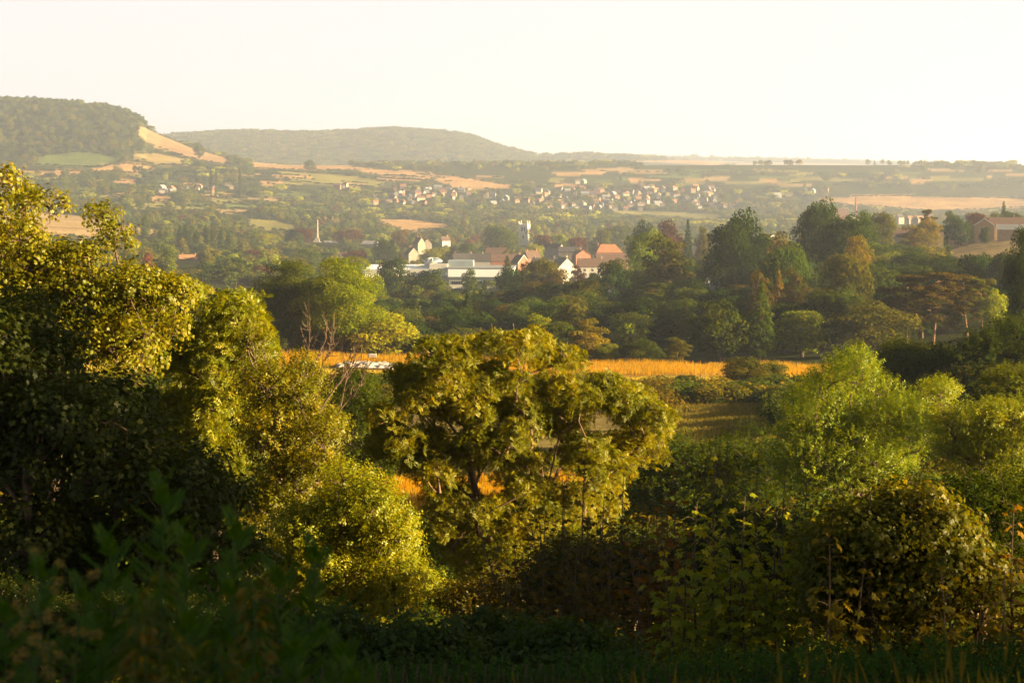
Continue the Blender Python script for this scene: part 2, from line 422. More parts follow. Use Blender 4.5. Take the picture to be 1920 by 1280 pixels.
def lobe_crown(rg, lobes, n, size, fill=0.2):
    """leaf clumps spread over and inside a set of lobes [(x,y,z,r)...]"""
    Lb = np.array(lobes); w = Lb[:, 3] ** 2; idx = rg.choice(len(Lb), n, p=w / w.sum())
    d = rdir(n, rg); d[:, 2] = np.where(d[:, 2] < -0.3, -d[:, 2] * .8, d[:, 2]); d /= np.linalg.norm(d, axis=1)[:, None]
    rad = Lb[idx, 3] * np.where(rg.random(n) < fill, rg.uniform(.3, .8, n), rg.uniform(.82, 1.1, n))
    pos = Lb[idx, :3] + d * rad[:, None] * [1, 1, .85]
    nrm = d + rdir(n, rg) * .75
    ltone = rg.uniform(-.16, .16, len(Lb))
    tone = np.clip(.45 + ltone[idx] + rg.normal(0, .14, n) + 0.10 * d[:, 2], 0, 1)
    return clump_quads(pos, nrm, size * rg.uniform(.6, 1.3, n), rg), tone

def round_lobes(rg, h=12, w=11, tf=.18, n=22, top=1.0):
    out = []; zc = h * (tf + (1 - tf) * .48); rz = h * (1 - tf) * .5
    for i in range(n):
        t = (i + .5) / n; z = 1 - 2 * t; a = i * 2.39996 + rg.uniform(-.4, .4)
        q = math.sqrt(1 - z * z); rr = rg.uniform(.42, .82)
        rl = w * rg.uniform(.10, .22)
        out.append((math.cos(a) * q * w / 2 * rr, math.sin(a) * q * w / 2 * rr, zc + z * rz * rg.uniform(.5, .92) * (top if z > 0 else 1), rl))
    out.append((0, 0, zc, w * .28)); out.append((0, 0, zc + rz * .4, w * .24))
    return out

def trunk_mesh(rg, h, w, r, mat, n=7, name="trunk", tf=.2):
    mb = MB(); top = h * .75
    z = np.linspace(-1.0, top, 8); pts = np.stack([.02 * h * np.sin(z * .6 + 1), .02 * h * np.cos(z * .5), z], -1)
    mb.tube(pts, np.linspace(r, r * .3, 8), n)
    for i in range(7):
        t0 = rg.uniform(tf, .6) * h; a = rg.uniform(0, 6.28); l = w * rg.uniform(.25, .42)
        s = np.linspace(0, 1, 5)
        mb.tube(np.stack([np.cos(a) * l * s, np.sin(a) * l * s, t0 + h * .2 * s ** .7], -1), r * .45 * (1 - .75 * s), 5)
    return mb.mesh(name, mat)

def make_round(seed, nq, size, h=12, w=11, tf=.15, nl=22, top=1.0):
    rg = np.random.default_rng(seed); lb = round_lobes(rg, h, w, tf, nl, top)
    q, t = lobe_crown(rg, lb, nq, size)
    return quads_mesh("crown", q, LEAF, t), trunk_mesh(rg, h, w, h * .028, BARK), h, w
def make_poplar(seed, nq, size, h=18, w=5):
    rg = np.random.default_rng(seed); lb = []
    for i in range(26):
        z = h * (.08 + .88 * i / 25); prof = math.sin(min((i + 3) / 28 * math.pi, math.pi)) ** .55
        a = i * 2.4; lb.append((math.cos(a) * w * .2 * prof, math.sin(a) * w * .2 * prof, z, w * .3 * prof + .25))
    q, t = lobe_crown(rg, lb, nq, size)
    return quads_mesh("crown", q, LEAF, t), trunk_mesh(rg, h, w * .5, .3, BARK), h, w
def make_spire(seed, nq, size, h=16, w=8):
    rg = np.random.default_rng(seed); lb = []
    for i in range(60):
        f_ = (i / 59) ** .8; z = h * (.1 + .88 * f_); rr = w / 2 * (1 - f_) ** .85; a = i * 2.4
        q_ = rg.uniform(.45, .85)
        lb.append((math.cos(a) * rr * q_, math.sin(a) * rr * q_, z - rr * .12, .28 + rr * .27))
    q, t = lobe_crown(rg, lb, nq, size)
    return quads_mesh("crown", q, LEAF, t), trunk_mesh(rg, h, w * .4, .28, BARK), h, w
def make_pine(seed, nq, size, h=15, w=13):
    rg = np.random.default_rng(seed); lb = []; mb = MB()
    z = np.linspace(-1, h * .86, 9); cx = rg.uniform(-.8, .8); px_ = cx * np.sin(z / h * 2.4); py_ = .5 * np.sin(z / h * 3 + seed)
    mb.tube(np.stack([px_, py_, z], -1), np.linspace(.27, .08, 9), 7)
    for i in range(22):
        zz = h * rg.uniform(.36, .93); a = i * 2.4 + rg.uniform(-.3, .3)
        l = w / 2 * rg.uniform(.35, .92) * (1.05 - .45 * (zz / h - .5) * 2)
        s = np.linspace(0, 1, 6); bx = np.interp(zz, z, px_); by = np.interp(zz, z, py_)
        br = np.stack([bx + np.cos(a) * l * s, by + np.sin(a) * l * s, zz + l * .22 * s ** 1.5 + .15 * np.sin(s * 7)], -1)
        mb.tube(br, .09 * (1 - .8 * s), 5)
        for k_ in range(3):
            t_ = rg.uniform(.6, 1.05); c = br[0] + (br[-1] - br[0]) * t_ + rg.normal(size=3) * [.7, .7, .2]
            lb.append((c[0], c[1], c[2] + .25, rg.uniform(.8, 1.5)))
    for i in range(16):
        a = i * 2.4; rr = w * .5 * rg.uniform(.25, .8); lb.append((math.cos(a) * rr, math.sin(a) * rr, h * rg.uniform(.34, .72), rg.uniform(1.0, 1.7)))
    lb.append((px_[-1], py_[-1], h * .93, 1.6))
    Lb = np.array(lb); idx = rg.integers(0, len(Lb), nq); d = rdir(nq, rg)
    d[:, 2] = np.where(d[:, 2] < -.1, -d[:, 2], d[:, 2])
    pos = Lb[idx, :3] + d * (Lb[idx, 3:4] * rg.uniform(.5, 1.08, (nq, 1))) * [1, 1, .48]
    q = clump_quads(pos, d * [.5, .5, 1] + rdir(nq, rg) * .8, size * rg.uniform(.6, 1.3, nq), rg)
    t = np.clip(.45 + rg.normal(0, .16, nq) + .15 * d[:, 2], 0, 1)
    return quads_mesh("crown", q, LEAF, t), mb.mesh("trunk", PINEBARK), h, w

def bboxw(cr):
    co = np.empty(len(cr.vertices) * 3, np.float32); cr.vertices.foreach_get('co', co); co = co.reshape(-1, 3)
    lo, hi = np.percentile(co, 1, axis=0), np.percentile(co, 99, axis=0); return (hi[0] - lo[0] + hi[1] - lo[1]) / 2, hi[2]

TEMPL = {}
def reg(key, lst):
    out = []
    for cr, tr, h, w in lst:
        w2, h2 = bboxw(cr); out.append((cr, tr, h2, w2))
    TEMPL[key] = out
reg('round', [make_round(s, 5200, .46, 12, 11 + (s % 3), .01 + .02 * (s % 2), 18 + 3 * (s % 4)) for s in range(1, 7)])
reg('broad', [make_round(s, 12000, .38, 12, 13, .04, 36) for s in (21, 22)])
reg('oval', [make_round(s, 5200, .42, 15, 9, .02, 26) for s in (31, 32)])
reg('bush', [make_round(s, 9000, .26, 6, 7.5, .0, 26) for s in (41, 42, 43)])
reg('tall', [make_round(s, 42000, .26, 19, 13, .06, 60) for s in (51,)])
reg('poplar', [make_poplar(s, 3600, .42) for s in (61, 62)])
reg('spire', [make_spire(s, 4800, .40) for s in (71, 72)])
reg('pine', [make_pine(s, 15000, .32) for s in (81, 82, 83)])

TONE = {'dark green': (.034, .050, .010), 'mid green': (.065, .080, .012), 'olive green': (.095, .088, .012), 'yellow-green': (.19, .20, .012),
        'copper': (.075, .026, .014), 'golden': (.17, .125, .012), 'bluish green': (.035, .055, .022), 'russet': (.085, .058, .014)}
NAMES = {'round': ('broadleaf_tree', 'tree'), 'broad': ('broadleaf_tree', 'tree'), 'oval': ('broadleaf_tree', 'tree'), 'bush': ('bush', 'bush'),
         'tall': ('poplar_tree', 'tree'), 'poplar': ('lombardy_poplar', 'tree'), 'spire': ('conifer_tree', 'conifer'), 'pine': ('pine_tree', 'pine tree')}
PLACED = []
def tree(kind, px, D, pytop, wpx, tone, label, group=None, var=None, name=None, pybase=None, seed=None):
    rs = np.random.default_rng(int(px * 7 + D * 3 + pytop)) if seed is None else np.random.default_rng(seed)
    T = TEMPL[kind]; cr, tr, h, w = T[(int(rs.integers(len(T))) if var is None else var) % len(T)]
    x = (px - 960) / F * D; y = D; z0 = Hs(x, y)
    if pybase is not None: z0 = min(z0, (300 - pybase) / F * D) if pybase < 0 else z0
    ztop = (300 - pytop) / F * D; hh = max(ztop - z0, 2.0); ww = wpx / F * D
    nm, cat = NAMES[kind]; nm = name or nm
    col = np.array(TONE[tone]) * rs.uniform(.85, 1.2) * np.array([rs.uniform(.9, 1.12), 1, rs.uniform(.85, 1.15)])
    if 378 <= D < 1000 and tone != 'golden': col = col * [.84, .98, .9]
    e_ = link(nm, None, loc=(x, y, z0), label=label, cat=cat, group=group)
    e_.rotation_euler.z = rs.uniform(0, 6.28); e_.scale = (ww / w, ww / w, hh / h)
    link("trunk", tr, e_); link("crown", cr, e_, color=col)
    PLACED.append((px, D, pytop, wpx)); return e_

# ------------------------------------------------------------------ buildings
M = {}
def mt(key, col, **kw):
    M[key] = solid(key, col, **kw); return M[key]
mt('white_render', (.47, .45, .41), var=.06, scale=.4); mt('white_wall', (.66, .63, .57), var=.06, scale=.4); mt('cream_wall', (.38, .32, .23), var=.1, scale=.4)
mt('buff_brick', (.40, .26, .14), var=.18, scale=1.2); mt('red_brick', (.27, .12, .075), var=.2, scale=1.2)
mt('stone_pale', (.78, .70, .56), var=.12, scale=.5); mt('stone', (.24, .21, .17), var=.2, scale=.5); mt('slate_roof', (.075, .07, .075), var=.25, scale=.8, rough=.7)
mt('brown_tile', (.11, .065, .048), var=.25, scale=.8); mt('orange_tile', (.30, .14, .07), var=.22, scale=.8)
mt('glass_dark', (.03, .04, .055), var=.1, rough=.15, spec=.5); mt('white_trim', (.78, .76, .72), var=.04, rough=.5)
mt('metal_white', (1.1, 1.12, 1.14), var=.04, scale=.15, rough=.5); mt('metal_blue', (.30, .36, .40), var=.12, scale=.2, rough=.4)
mt('grey_roof', (.22, .225, .24), var=.12, scale=.2); mt('timber', (.09, .055, .03), var=.3, scale=5); mt('steel', (.42, .42, .42), rough=.4, metal=.6, var=.05)
mt('panel_blue', (.20, .25, .33), rough=.2, var=.1, spec=.6); mt('sheeting', (.46, .40, .36), var=.2, scale=1.2, bump=.4); mt('car_white', (.7, .7, .7), rough=.3, var=.03); mt('car_blue', (.2, .28, .4), rough=.3, var=.03)
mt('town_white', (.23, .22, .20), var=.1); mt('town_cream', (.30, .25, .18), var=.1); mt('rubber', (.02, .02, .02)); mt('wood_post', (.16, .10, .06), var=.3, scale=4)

def box_part(name, mat, parent, *bx):
    mb = MB()
    for b in bx: mb.box(*b)
    return link(name, mb.mesh(name, M[mat]), parent)

def gable_roof(w, d, z, rh, ov=.35, axis='x', th=.18, hip=0.0):
    """roof slabs over a w x d plan centred at the origin; ridge along axis; hip pulls in the ridge ends"""
    mb = MB()
    if axis == 'x': hx, hy = w / 2 + ov, d / 2 + ov
    else: hx, hy = d / 2 + ov, w / 2 + ov
    r = hx - hip; lo = z - ov * rh / (hy if hy else 1)
    P = lambda x, y, zz: (x, y, zz) if axis == 'x' else (-y, x, zz)
    for s in (-1, 1):
        a = [P(-hx, s * hy, lo), P(hx, s * hy, lo), P(r, 0, z + rh), P(-r, 0, z + rh)]
        b = [(q[0], q[1], q[2] + th) for q in a]
        mb.hexa(a + b)
    if hip:
        for s in (-1, 1):
            a = [P(s * hx, -hy, lo), P(s * hx, hy, lo), P(s * r, .02, z + rh), P(s * r, -.02, z + rh)]
            mb.hexa(a + [(q[0], q[1], q[2] + th) for q in a])
    return mb

def house(px, D, pyb, w, d, wh, rh, rot, wall, roof, label, group=None, axis='x', hip=0.0, chim=((.3, 0),), wins=(), trim=False, name='house', cat='house', sink=1.5, simple=False, zoff=0):
    """px,D: where it stands; w,d,wh,rh in metres; wins: (face,'f' front,'l','r'; cx, cz, ww, hh)"""
    x = (px - 960) / F * D; z0 = Hs(x, D) if pyb is None else (300 - pyb) / F * D
    e_ = link(name, None, loc=(x, D, z0 + zoff), label=label, cat=cat, group=group); e_.rotation_euler.z = R(rot)
    mb = MB(); mb.box(-w / 2, w / 2, -d / 2, d / 2, -sink - 3, wh)
    P = lambda x, y, zz: (x, y, zz) if axis == 'x' else (-y, x, zz)
    hx, hy = (w / 2, d / 2) if axis == 'x' else (d / 2, w / 2)
    if not hip:
        for s in (-1, 1):
            xs = sorted((s * (hx - .3), s * hx))
            a = [P(xs[0], -hy, wh), P(xs[1], -hy, wh), P(xs[1], hy, wh), P(xs[0], hy, wh)]
            b = [P(xs[0], -.01, wh + rh), P(xs[1], -.01, wh + rh), P(xs[1], .01, wh + rh), P(xs[0], .01, wh + rh)]
            mb.hexa(a + b)
    link('wall', mb.mesh('wall', M[wall]), e_)
    rf = link('roof', gable_roof(w, d, wh, rh, .35, axis, .18, hip).mesh('roof', M[roof]), e_)
    if not simple:
        for c in chim:
            cx, cy = P(c[0] * hx * 2, c[1], 0)[:2]
            cm = MB(); cm.box(cx - .45, cx + .45, cy - .35, cy + .35, wh + rh * .5, wh + rh + 1.1)
            cm.box(cx - .52, cx + .52, cy - .42, cy + .42, wh + rh + 1.1, wh + rh + 1.25)
            for k_ in (-.2, .2): cm.lathe([(.13, wh + rh + 1.25), (.11, wh + rh + 1.6), (.0, wh + rh + 1.6)], 8, (cx + k_, cy))
            link('chimney', cm.mesh('chimney', M['red_brick' if wall != 'white_render' else 'cream_wall']), rf)
        for (fc, cx, cz, ww, hh) in wins:
            fm = MB(); gmb = MB()
            if fc == 'f':
                y = -d / 2; fm.box(cx - ww / 2 - .1, cx + ww / 2 + .1, y - .06, y + .04, cz - hh / 2 - .1, cz + hh / 2 + .1)
                gmb.box(cx - ww / 2, cx - .05, y - .09, y - .02, cz - hh / 2, cz + hh / 2); gmb.box(cx + .05, cx + ww / 2, y - .09, y - .02, cz - hh / 2, cz + hh / 2)
            else:
                xx = w / 2 * (1 if fc == 'r' else -1); s_ = .06 if fc == 'r' else -.06
                fm.box(min(xx, xx + s_), max(xx, xx + s_), cx - ww / 2 - .1, cx + ww / 2 + .1, cz - hh / 2 - .1, cz + hh / 2 + .1)
                gmb.box(min(xx, xx + 1.5 * s_), max(xx, xx + 1.5 * s_), cx - ww / 2, cx + ww / 2, cz - hh / 2, cz + hh / 2)
            wn = link('window', fm.mesh('frame', M['white_trim']), e_); link('pane', gmb.mesh('pane', M['glass_dark']), wn)
        if trim:
            for s in (-1, 1):
                for e2 in (-1, 1):
                    tm = MB(); xx = s * (hx + .38); y1 = e2 * (hy + .4); zz = wh - .35 * rh / hy
                    a = [P(xx - .04, y1, zz - .25), P(xx + .04, y1, zz - .25), P(xx + .04, 0, wh + rh - .1), P(xx - .04, 0, wh + rh - .1)]
                    tm.hexa(a + [(q[0], q[1], q[2] + .36) for q in a])
                    link('barge_board', tm.mesh('barge_board', M['white_trim']), rf)
    PROT.append((px - w * .5 / D * F, px + w * .5 / D * F, 300 - (z0 + wh + rh) / D * F, 300 - (z0 + wh * .25) / D * F, D))
    return e_
PROT = []

# church tower
def church():
    D = 2170; px = 983; x = (px - 960) / F * D; zb = (300 - 470) / F * D; zt = (300 - 421) / F * D; h = zt - zb
    e_ = link('church', None, loc=(x, D, zb), label='pale stone church with a square pinnacled tower rising above the town trees', cat='church'); e_.rotation_euler.z = R(-14)
    mb = MB(); w = 4.9
    mb.box(-w, w, -w, w, -6, h)
    for z in (h * .38, h * .68, h - .9): mb.box(-w - .22, w + .22, -w - .22, w + .22, z, z + .45)
    for sx in (-1, 1):
        for sy in (-1, 1): mb.box(sx * w - .65, sx * w + .65, sy * w - .65, sy * w + .65, -6, h * .95)
    for k_ in range(5):
        for s in (-1, 1):
            c = -w + w * 2 * (k_ + .5) / 5
            mb.box(c - .55, c + .55, s * w - .3, s * w + .3, h, h + 1.1); mb.box(s * w - .3, s * w + .3, c - .55, c + .55, h + .01, h + 1.09)
    tw = link('tower', mb.mesh('tower', M['stone_pale']), e_)
    for sx in (-1, 1):
        for sy in (-1, 1):
            pm = MB(); pm.tube([(sx * w, sy * w, h * .95), (sx * w, sy * w, h + 2.2), (sx * w, sy * w, h + 4.6)], [.85, .7, .05], 4)
            link('pinnacle', pm.mesh('pinnacle', M['stone_pale']), tw)
    for cz, hh in ((h * .82, 4.2), (h * .52, 3.0)):
        wm = MB()
        for cx in ((-1.5, 1.5) if cz > h * .7 else (0,)):
            wm.box(cx - .7, cx + .7, -w - .08, -w + .1, cz - hh / 2, cz + hh / 2)
            wm.hexa([(cx - .7, -w - .08, cz + hh / 2), (cx + .7, -w - .08, cz + hh / 2), (cx + .7, -w + .1, cz + hh / 2), (cx - .7, -w + .1, cz + hh / 2),
                     (cx - .05, -w - .08, cz + hh / 2 + .9), (cx + .05, -w - .08, cz + hh / 2 + .9), (cx + .05, -w + .1, cz + hh / 2 + .9), (cx - .05, -w + .1, cz + hh / 2 + .9)])
        link('window', wm.mesh('window', M['glass_dark']), tw)
    nb = MB(); nb.box(w, w + 16, -4, 4, -6, 6); link('nave_wall', nb.mesh('nave_wall', M['stone_pale']), e_)
    rm = gable_roof(16, 8, 6, 4); nr = link('nave_roof', rm.mesh('nave_roof', M['grey_roof']), e_); nr.location = (w + 8, 0, 0)
    PROT.append((970, 996, 405, 462, D))
church()

def monument():
    D = 2050; px = 594.5; x = (px - 960) / F * D; zb = (300 - 462) / F * D
    e_ = link('monument', None, loc=(x, D, zb), label='pale stone column monument on a stepped square plinth among dark trees', cat='monument')
    mb = MB(); mb.box(-4, 4, -4, 4, -5, 4.4); mb.box(-4.4, 4.4, -4.4, 4.4, 4.4, 5.0)
    mb.hexa([(-3,-3,5),(3,-3,5),(3,3,5),(-3,3,5),(-1.9,-1.9,9.5),(1.9,-1.9,9.5),(1.9,1.9,9.5),(-1.9,1.9,9.5)])
    mb.box(-4.0, -2.6, -4.3, -2.9, 5, 6.4)
    link('plinth', mb.mesh('plinth', M['stone']), e_)
    mb = MB(); mb.lathe([(1.75, 9.5), (1.5, 11), (1.15, 26.6), (1.55, 27), (1.7, 27.4), (0, 27.9)], 14)
    link('column', mb.mesh('column', M['stone'], True), e_)
    mb = MB(); mb.lathe([(.8, 27.5), (.7, 28.8), (0, 29.5)], 10); link('finial', mb.mesh('finial', M['stone']), e_)
    PROT.append((585, 605, 408, 457, D))
monument()

def brick_works():
    D = 2750
    x = (1605 - 960) / F * D; z = Hs(x, D)
    e_ = link('factory_chimney', None, loc=(x, D, z), label='tall slender red brick chimney stack standing in trees below the stubble field', cat='chimney')
    h = (300 - 370) / F * D - z
    mb = MB(); mb.lathe([(1.9, -3), (1.5, 3), (1.15, h - 2), (1.5, h - 1.6), (1.45, h), (.8, h)], 14); link('stack', mb.mesh('stack', M['red_brick'], True), e_)
    mb = MB(); mb.lathe([(2.5, -3), (2.5, 2), (2.2, 2.4), (1.4, 2.4)], 14); link('base', mb.mesh('base', M['red_brick']), e_)
    D = 2500; x = (1576 - 960) / F * D; z = (300 - 405) / F * D
    e_ = link('mill_building', None, loc=(x, D, z), label='red brick block with flat roof and a square pale flue, behind the big round tree', cat='building')
    mb = MB(); mb.box(-9, 9, -6, 6, -8, 9.5); link('wall', mb.mesh('wall', M['red_brick']), e_)
    box_part('roof', 'grey_roof', e_, (-9.3, 9.3, -6.3, 6.3, 9.5, 10.0))
    box_part('flue', 'stone', e_, (2.4, 4.8, -2, 2, 10.0, 16.0), (2.1, 5.1, -2.3, 2.3, 16.0, 16.5))
    for k_ in range(4):
        w_ = box_part('window', 'white_trim', e_, (-7.5 + k_ * 4.2, -5.5 + k_ * 4.2, -6.1, -5.9, 4, 6.6)); box_part('pane', 'glass_dark', w_, (-7.3 + k_ * 4.2, -5.7 + k_ * 4.2, -6.14, -6.08, 4.2, 6.4))
    PROT.append((1560, 1612, 368, 400, 2450))
brick_works()

def works():
    D = 1200; k_ = D / F
    ox = 905; x = (ox - 960) * k_; zb = (300 - 549) * k_
    e_ = link('factory', None, loc=(x, D, zb), label='long white flat-roofed factory with dark strip windows and a round glass roof light', cat='factory'); e_.rotation_euler.z = R(-3)
    m = lambda p: (p - ox) * k_; zz = lambda py: (549 - py) * k_
    mb = MB(); mb.box(m(842), m(948), 0, 30, -6, zz(519)); mb.box(m(676), m(842), 8, 40, -6, zz(507)); link('wall', mb.mesh('wall', M['white_wall']), e_)
    mb = MB()      # deep white fascia panels round the roof
    mb.box(m(840), m(962), -1.2, 31, zz(519), zz(503)); fs = link('fascia', mb.mesh('fascia', M['metal_white']), e_)
    box_part('roof_deck', 'grey_roof', e_, (m(838), m(964), -1.5, 31.5, zz(503), zz(502)))
    mb = MB(); mb.hexa([(m(680), 6, zz(522)), (m(838), 6, zz(518)), (m(838), 8, zz(518)), (m(680), 8, zz(522)), (m(680), 12, zz(506)), (m(838), 12, zz(504)), (m(838), 40, zz(502)), (m(680), 40, zz(503))])
    link('sloping_roof', mb.mesh('sloping_roof', M['metal_white']), e_)
    for (a, b, c, d) in ((846, 868, 533, 527), (846, 868, 549, 541), (874, 904, 533, 527), (874, 904, 549, 541), (908, 926, 533, 527)):
        w_ = box_part('window', 'white_trim', e_, (m(a) - .12, m(b) + .12, -.06, .05, zz(c) - .12, zz(d) + .12))
        box_part('pane', 'glass_dark', w_, *[(m(a) + (m(b) - m(a)) * i / 5 + .05, m(a) + (m(b) - m(a)) * (i + 1) / 5 - .05, -.12, -.03, zz(c), zz(d)) for i in range(5)])
    w_ = box_part('glazed_bay', 'white_trim', e_, (m(930) - .1, m(944) + .1, -.1, .05, zz(546), zz(518)))
    box_part('pane', 'panel_blue', w_, *[(m(930) + i * 2.3 * .98, m(930) + i * 2.3 + 2.0, -.16, -.05, zz(545) + j * 2.8, zz(545) + j * 2.8 + 2.5) for i in range(2) for j in range(3)])
    box_part('column', 'white_trim', e_, (m(948.5), m(950.5), -1.0, -.3, -6, zz(519)))
    box_part('plant_room', 'white_wall', e_, (m(802), m(836), 10, 20, zz(507), zz(497)), (m(772), m(800), 14, 24, zz(507), zz(501)))
    box_part('plant_room', 'metal_blue', e_, (m(836), m(884), 14, 24, zz(503) + .02, zz(491)))
    # oval roof light on its drum
    d_ = MB(); c = (m(805), 24); d_.lathe([(5.6, zz(503)), (5.6, zz(495)), (6.4, zz(494.6)), (6.4, zz(493.6)), (5.8, zz(493.4))], 32, c)
    dr = link('drum', d_.mesh('drum', M['white_trim']), e_)
    g_ = MB(); g_.lathe([(5.85, zz(493.4)), (5.0, zz(490.5)), (3.0, zz(488.0)), (0.01, zz(487.0))], 24, c); link('roof_light', g_.mesh('roof_light', M['panel_blue']), dr)
    r_ = MB()
    for i in range(12):
        a = i * math.pi / 6; s = np.linspace(.05, 1, 5); rr = 5.9 * s
        r_.tube(np.stack([c[0] + np.cos(a) * rr, c[1] + np.sin(a) * rr, np.interp(rr, [0, 3, 5, 5.9], [zz(486.6), zz(487.6), zz(490.1), zz(493.1)])], -1), .12, 4)
    link('glazing_bar', r_.mesh('glazing_bar', M['white_trim']), dr)
    PROT.extend([(770, 850, 486, 512, 1190), (845, 962, 500, 519, 1190), (845, 868, 519, 540, 1190), (908, 945, 515, 538, 1190), (680, 700, 498, 515, 1190), (840, 960, 484, 500, 1190)])
works()

H_ = house
H_(1056, 1230, 528, 14, 13, 9.0, 6.6, 24, 'white_render', 'slate_roof', 'tall white rendered house with a plain pointed gable beside the factory', axis='y', chim=((-.42, 0),), wins=(('l', -3.5, 5, 1.3, 1.6),))
H_(1022, 1250, 520, 17, 9, 8.0, 4.6, -8, 'white_render', 'slate_roof', 'white house with slate roof and pale dormers, adjoining the plain white gable', chim=((.35, 0), (-.4, 0)), wins=(('f', -3.5, 5.5, 1.4, 1.6), ('f', 3.5, 5.5, 1.4, 1.6)))
H_(1108, 1260, 521, 17, 9, 7.6, 5.2, 4, 'white_render', 'brown_tile', 'white walled terrace under a long brown tiled roof, behind the purple tree', chim=((-.4, 0), (.42, 0)), wins=(('f', -4.5, 5.4, 1.5, 1.7), ('f', .6, 5.4, 1.3, 1.7), ('f', 5.4, 5.4, 1.5, 1.7)))
H_(1140, 1400, 494, 19, 12, 8.5, 5.5, 8, 'red_brick', 'orange_tile', 'large red brick house with a hipped bright orange tiled roof', hip=4.5, chim=((-.38, 0),), wins=(('f', -5, 6.5, 1.4, 1.6), ('f', 0, 6.5, 1.4, 1.6)))
H_(1147, 1320, 506, 22, 9, 6, 5, 6, 'red_brick', 'brown_tile', 'red brick house with brown roof below the orange hipped roof', chim=((-.46, 0),))
H_(1090, 1420, 493, 12, 8, 6, 3.8, 20, 'red_brick', 'orange_tile', 'small brick house with an orange gable between the slate roofs', axis='y', chim=((.2, 0),))
H_(1070, 1480, 487, 18, 8, 6.5, 3.6, -4, 'stone', 'slate_roof', 'long low slate roofed house behind the plain white gable', chim=((.42, 0),))
H_(1040, 1560, 480, 13, 9, 6.5, 3.6, -30, 'stone', 'brown_tile', 'brown roofed house above the slate roofed terrace', chim=((-.3, 0),))
H_(975, 1330, 507, 10, 8, 5.6, 5.2, 38, 'red_brick', 'brown_tile', 'small brick cottage with a steep sunlit gable at the end of the factory roof', axis='y', chim=((.1, .0),), trim=True)
H_(944, 1350, 505, 18, 8, 6.2, 4.6, 3, 'red_brick', 'brown_tile', 'brown roofed terrace directly behind the right end of the factory', chim=((-.4, 0), (.4, 0)))
H_(905, 1365, 504, 18, 8, 6.0, 4.8, -2, 'white_render', 'slate_roof', 'dark slate terrace with red chimneys behind the middle of the factory', chim=((-.45, 0), (0, 0)))
H_(868, 1380, 503, 14, 8, 6.4, 4.4, 4, 'red_brick', 'slate_roof', 'brick house with orange chimneys behind the blue plant room', chim=((-.4, 0), (.35, 0)))
H_(997, 1420, 498, 11, 8, 6.0, 5.0, 30, 'red_brick', 'brown_tile', 'brown roofed brick house with tall chimneys behind the small brick cottage', chim=((-.35, 0), (.35, 0)))
H_(930, 1520, 488, 16, 8, 6.0, 4.0, -3, 'stone', 'brown_tile', 'brown roofed row of cottages, second row behind the factory', chim=((-.4, 0), (.2, 0)))
H_(772, 1650, 487, 10, 8, 5.5, 5.2, 30, 'stone', 'brown_tile', 'stone house with a steep pale gable among trees, left of the round roof light', axis='y', chim=((.3, 0),))
H_(786, 1860, 468, 9, 8, 6.5, 5.5, 40, 'stone', 'brown_tile', 'gabled stone house with tall chimneys high above the factory', axis='y', chim=((-.3, 0), (.3, 0)))
H_(800, 1900, 466, 9, 8, 5.5, 4.5, 15, 'stone', 'brown_tile', 'stone villa with one sunlit gable, just right of the gabled stone house', axis='y', chim=((.3, 0),))
H_(834, 1950, 461, 9, 8, 5.5, 4.2, 25, 'white_render', 'brown_tile', 'pale villa in trees, between the gabled stone houses and the church', chim=((.3, 0),))
H_(620, 2060, 463, 14, 8, 3.5, 3, 5, 'stone', 'grey_roof', 'low pale building between the column monument and the copper beech', chim=())
H_(693, 2040, 464, 17, 9, 4.0, 3, -8, 'stone', 'grey_roof', 'low pale roofed building right of the great copper beech', chim=((-.4, 0),))
H_(646, 1500, 497, 8, 7, 7, 2.5, 20, 'stone', 'brown_tile', 'narrow pale stone house behind the poplars, left of the smaller copper beech', chim=((.2, 0),))
H_(352, 1450, 498, 13, 8, 4.5, 3.8, 15, 'buff_brick', 'orange_tile', 'sunlit pinkish house half hidden below a spreading cedar', chim=((.45, 0), (-.3, 0)))
H_(1300, 1500, 482, 10, 8, 6.5, 4.2, -10, 'buff_brick', 'slate_roof', 'slate roofed house left of the tallest dark oak', chim=((.4, 0),))
H_(1438, 780, 473, 7, 7, 4.5, 2.6, 30, 'red_brick', 'brown_tile', 'small red brick house with white barge boards, wedged between the big dark trees', axis='y', chim=(), trim=True)
# estate on the right hand hillside
H_(1845, 900, 447, 9, 9, 6.4, 3.0, -12, 'buff_brick', 'brown_tile', 'buff brick house end with a tall gable and white barge boards above the field', axis='y', chim=(), trim=True, wins=(('f', -1.2, 4.8, 1.0, 1.2), ('f', 1.4, 4.8, 1.0, 1.2)))
H_(1888, 915, 440, 17, 8, 5.0, 3.2, -4, 'buff_brick', 'brown_tile', 'long brown roofed row running from the tall buff gable', chim=((.2, 0),), wins=(('f', -3, 3.6, 1.4, 1.1), ('f', 2, 3.6, 1.4, 1.1), ('f', 6, 3.6, 1.2, 1.1)))
H_(1797, 880, 455, 8.6, 8, 3.6, 2.8, -10, 'buff_brick', 'brown_tile', 'small buff brick bungalow end with white barge boards at the field edge', axis='y', chim=(), trim=True, wins=(('f', .8, 2.4, 1.0, 1.0),))
H_(1746, 900, 462, 10.5, 8, 4.4, 3.6, -6, 'cream_wall', 'brown_tile', 'pale house with a plain brown roof left of the bungalow end', chim=(), wins=(('f', -3.4, 3.2, 1.2, 1.1), ('f', 0.5, 3.2, 1.6, 1.1)))
H_(1690, 905, 461, 12, 8, 4.6, 3.8, -4, 'cream_wall', 'brown_tile', 'brown roofed pale house half covered by a golden tree', chim=(), wins=(('f', 2, 3.2, 1.4, 1.1),))
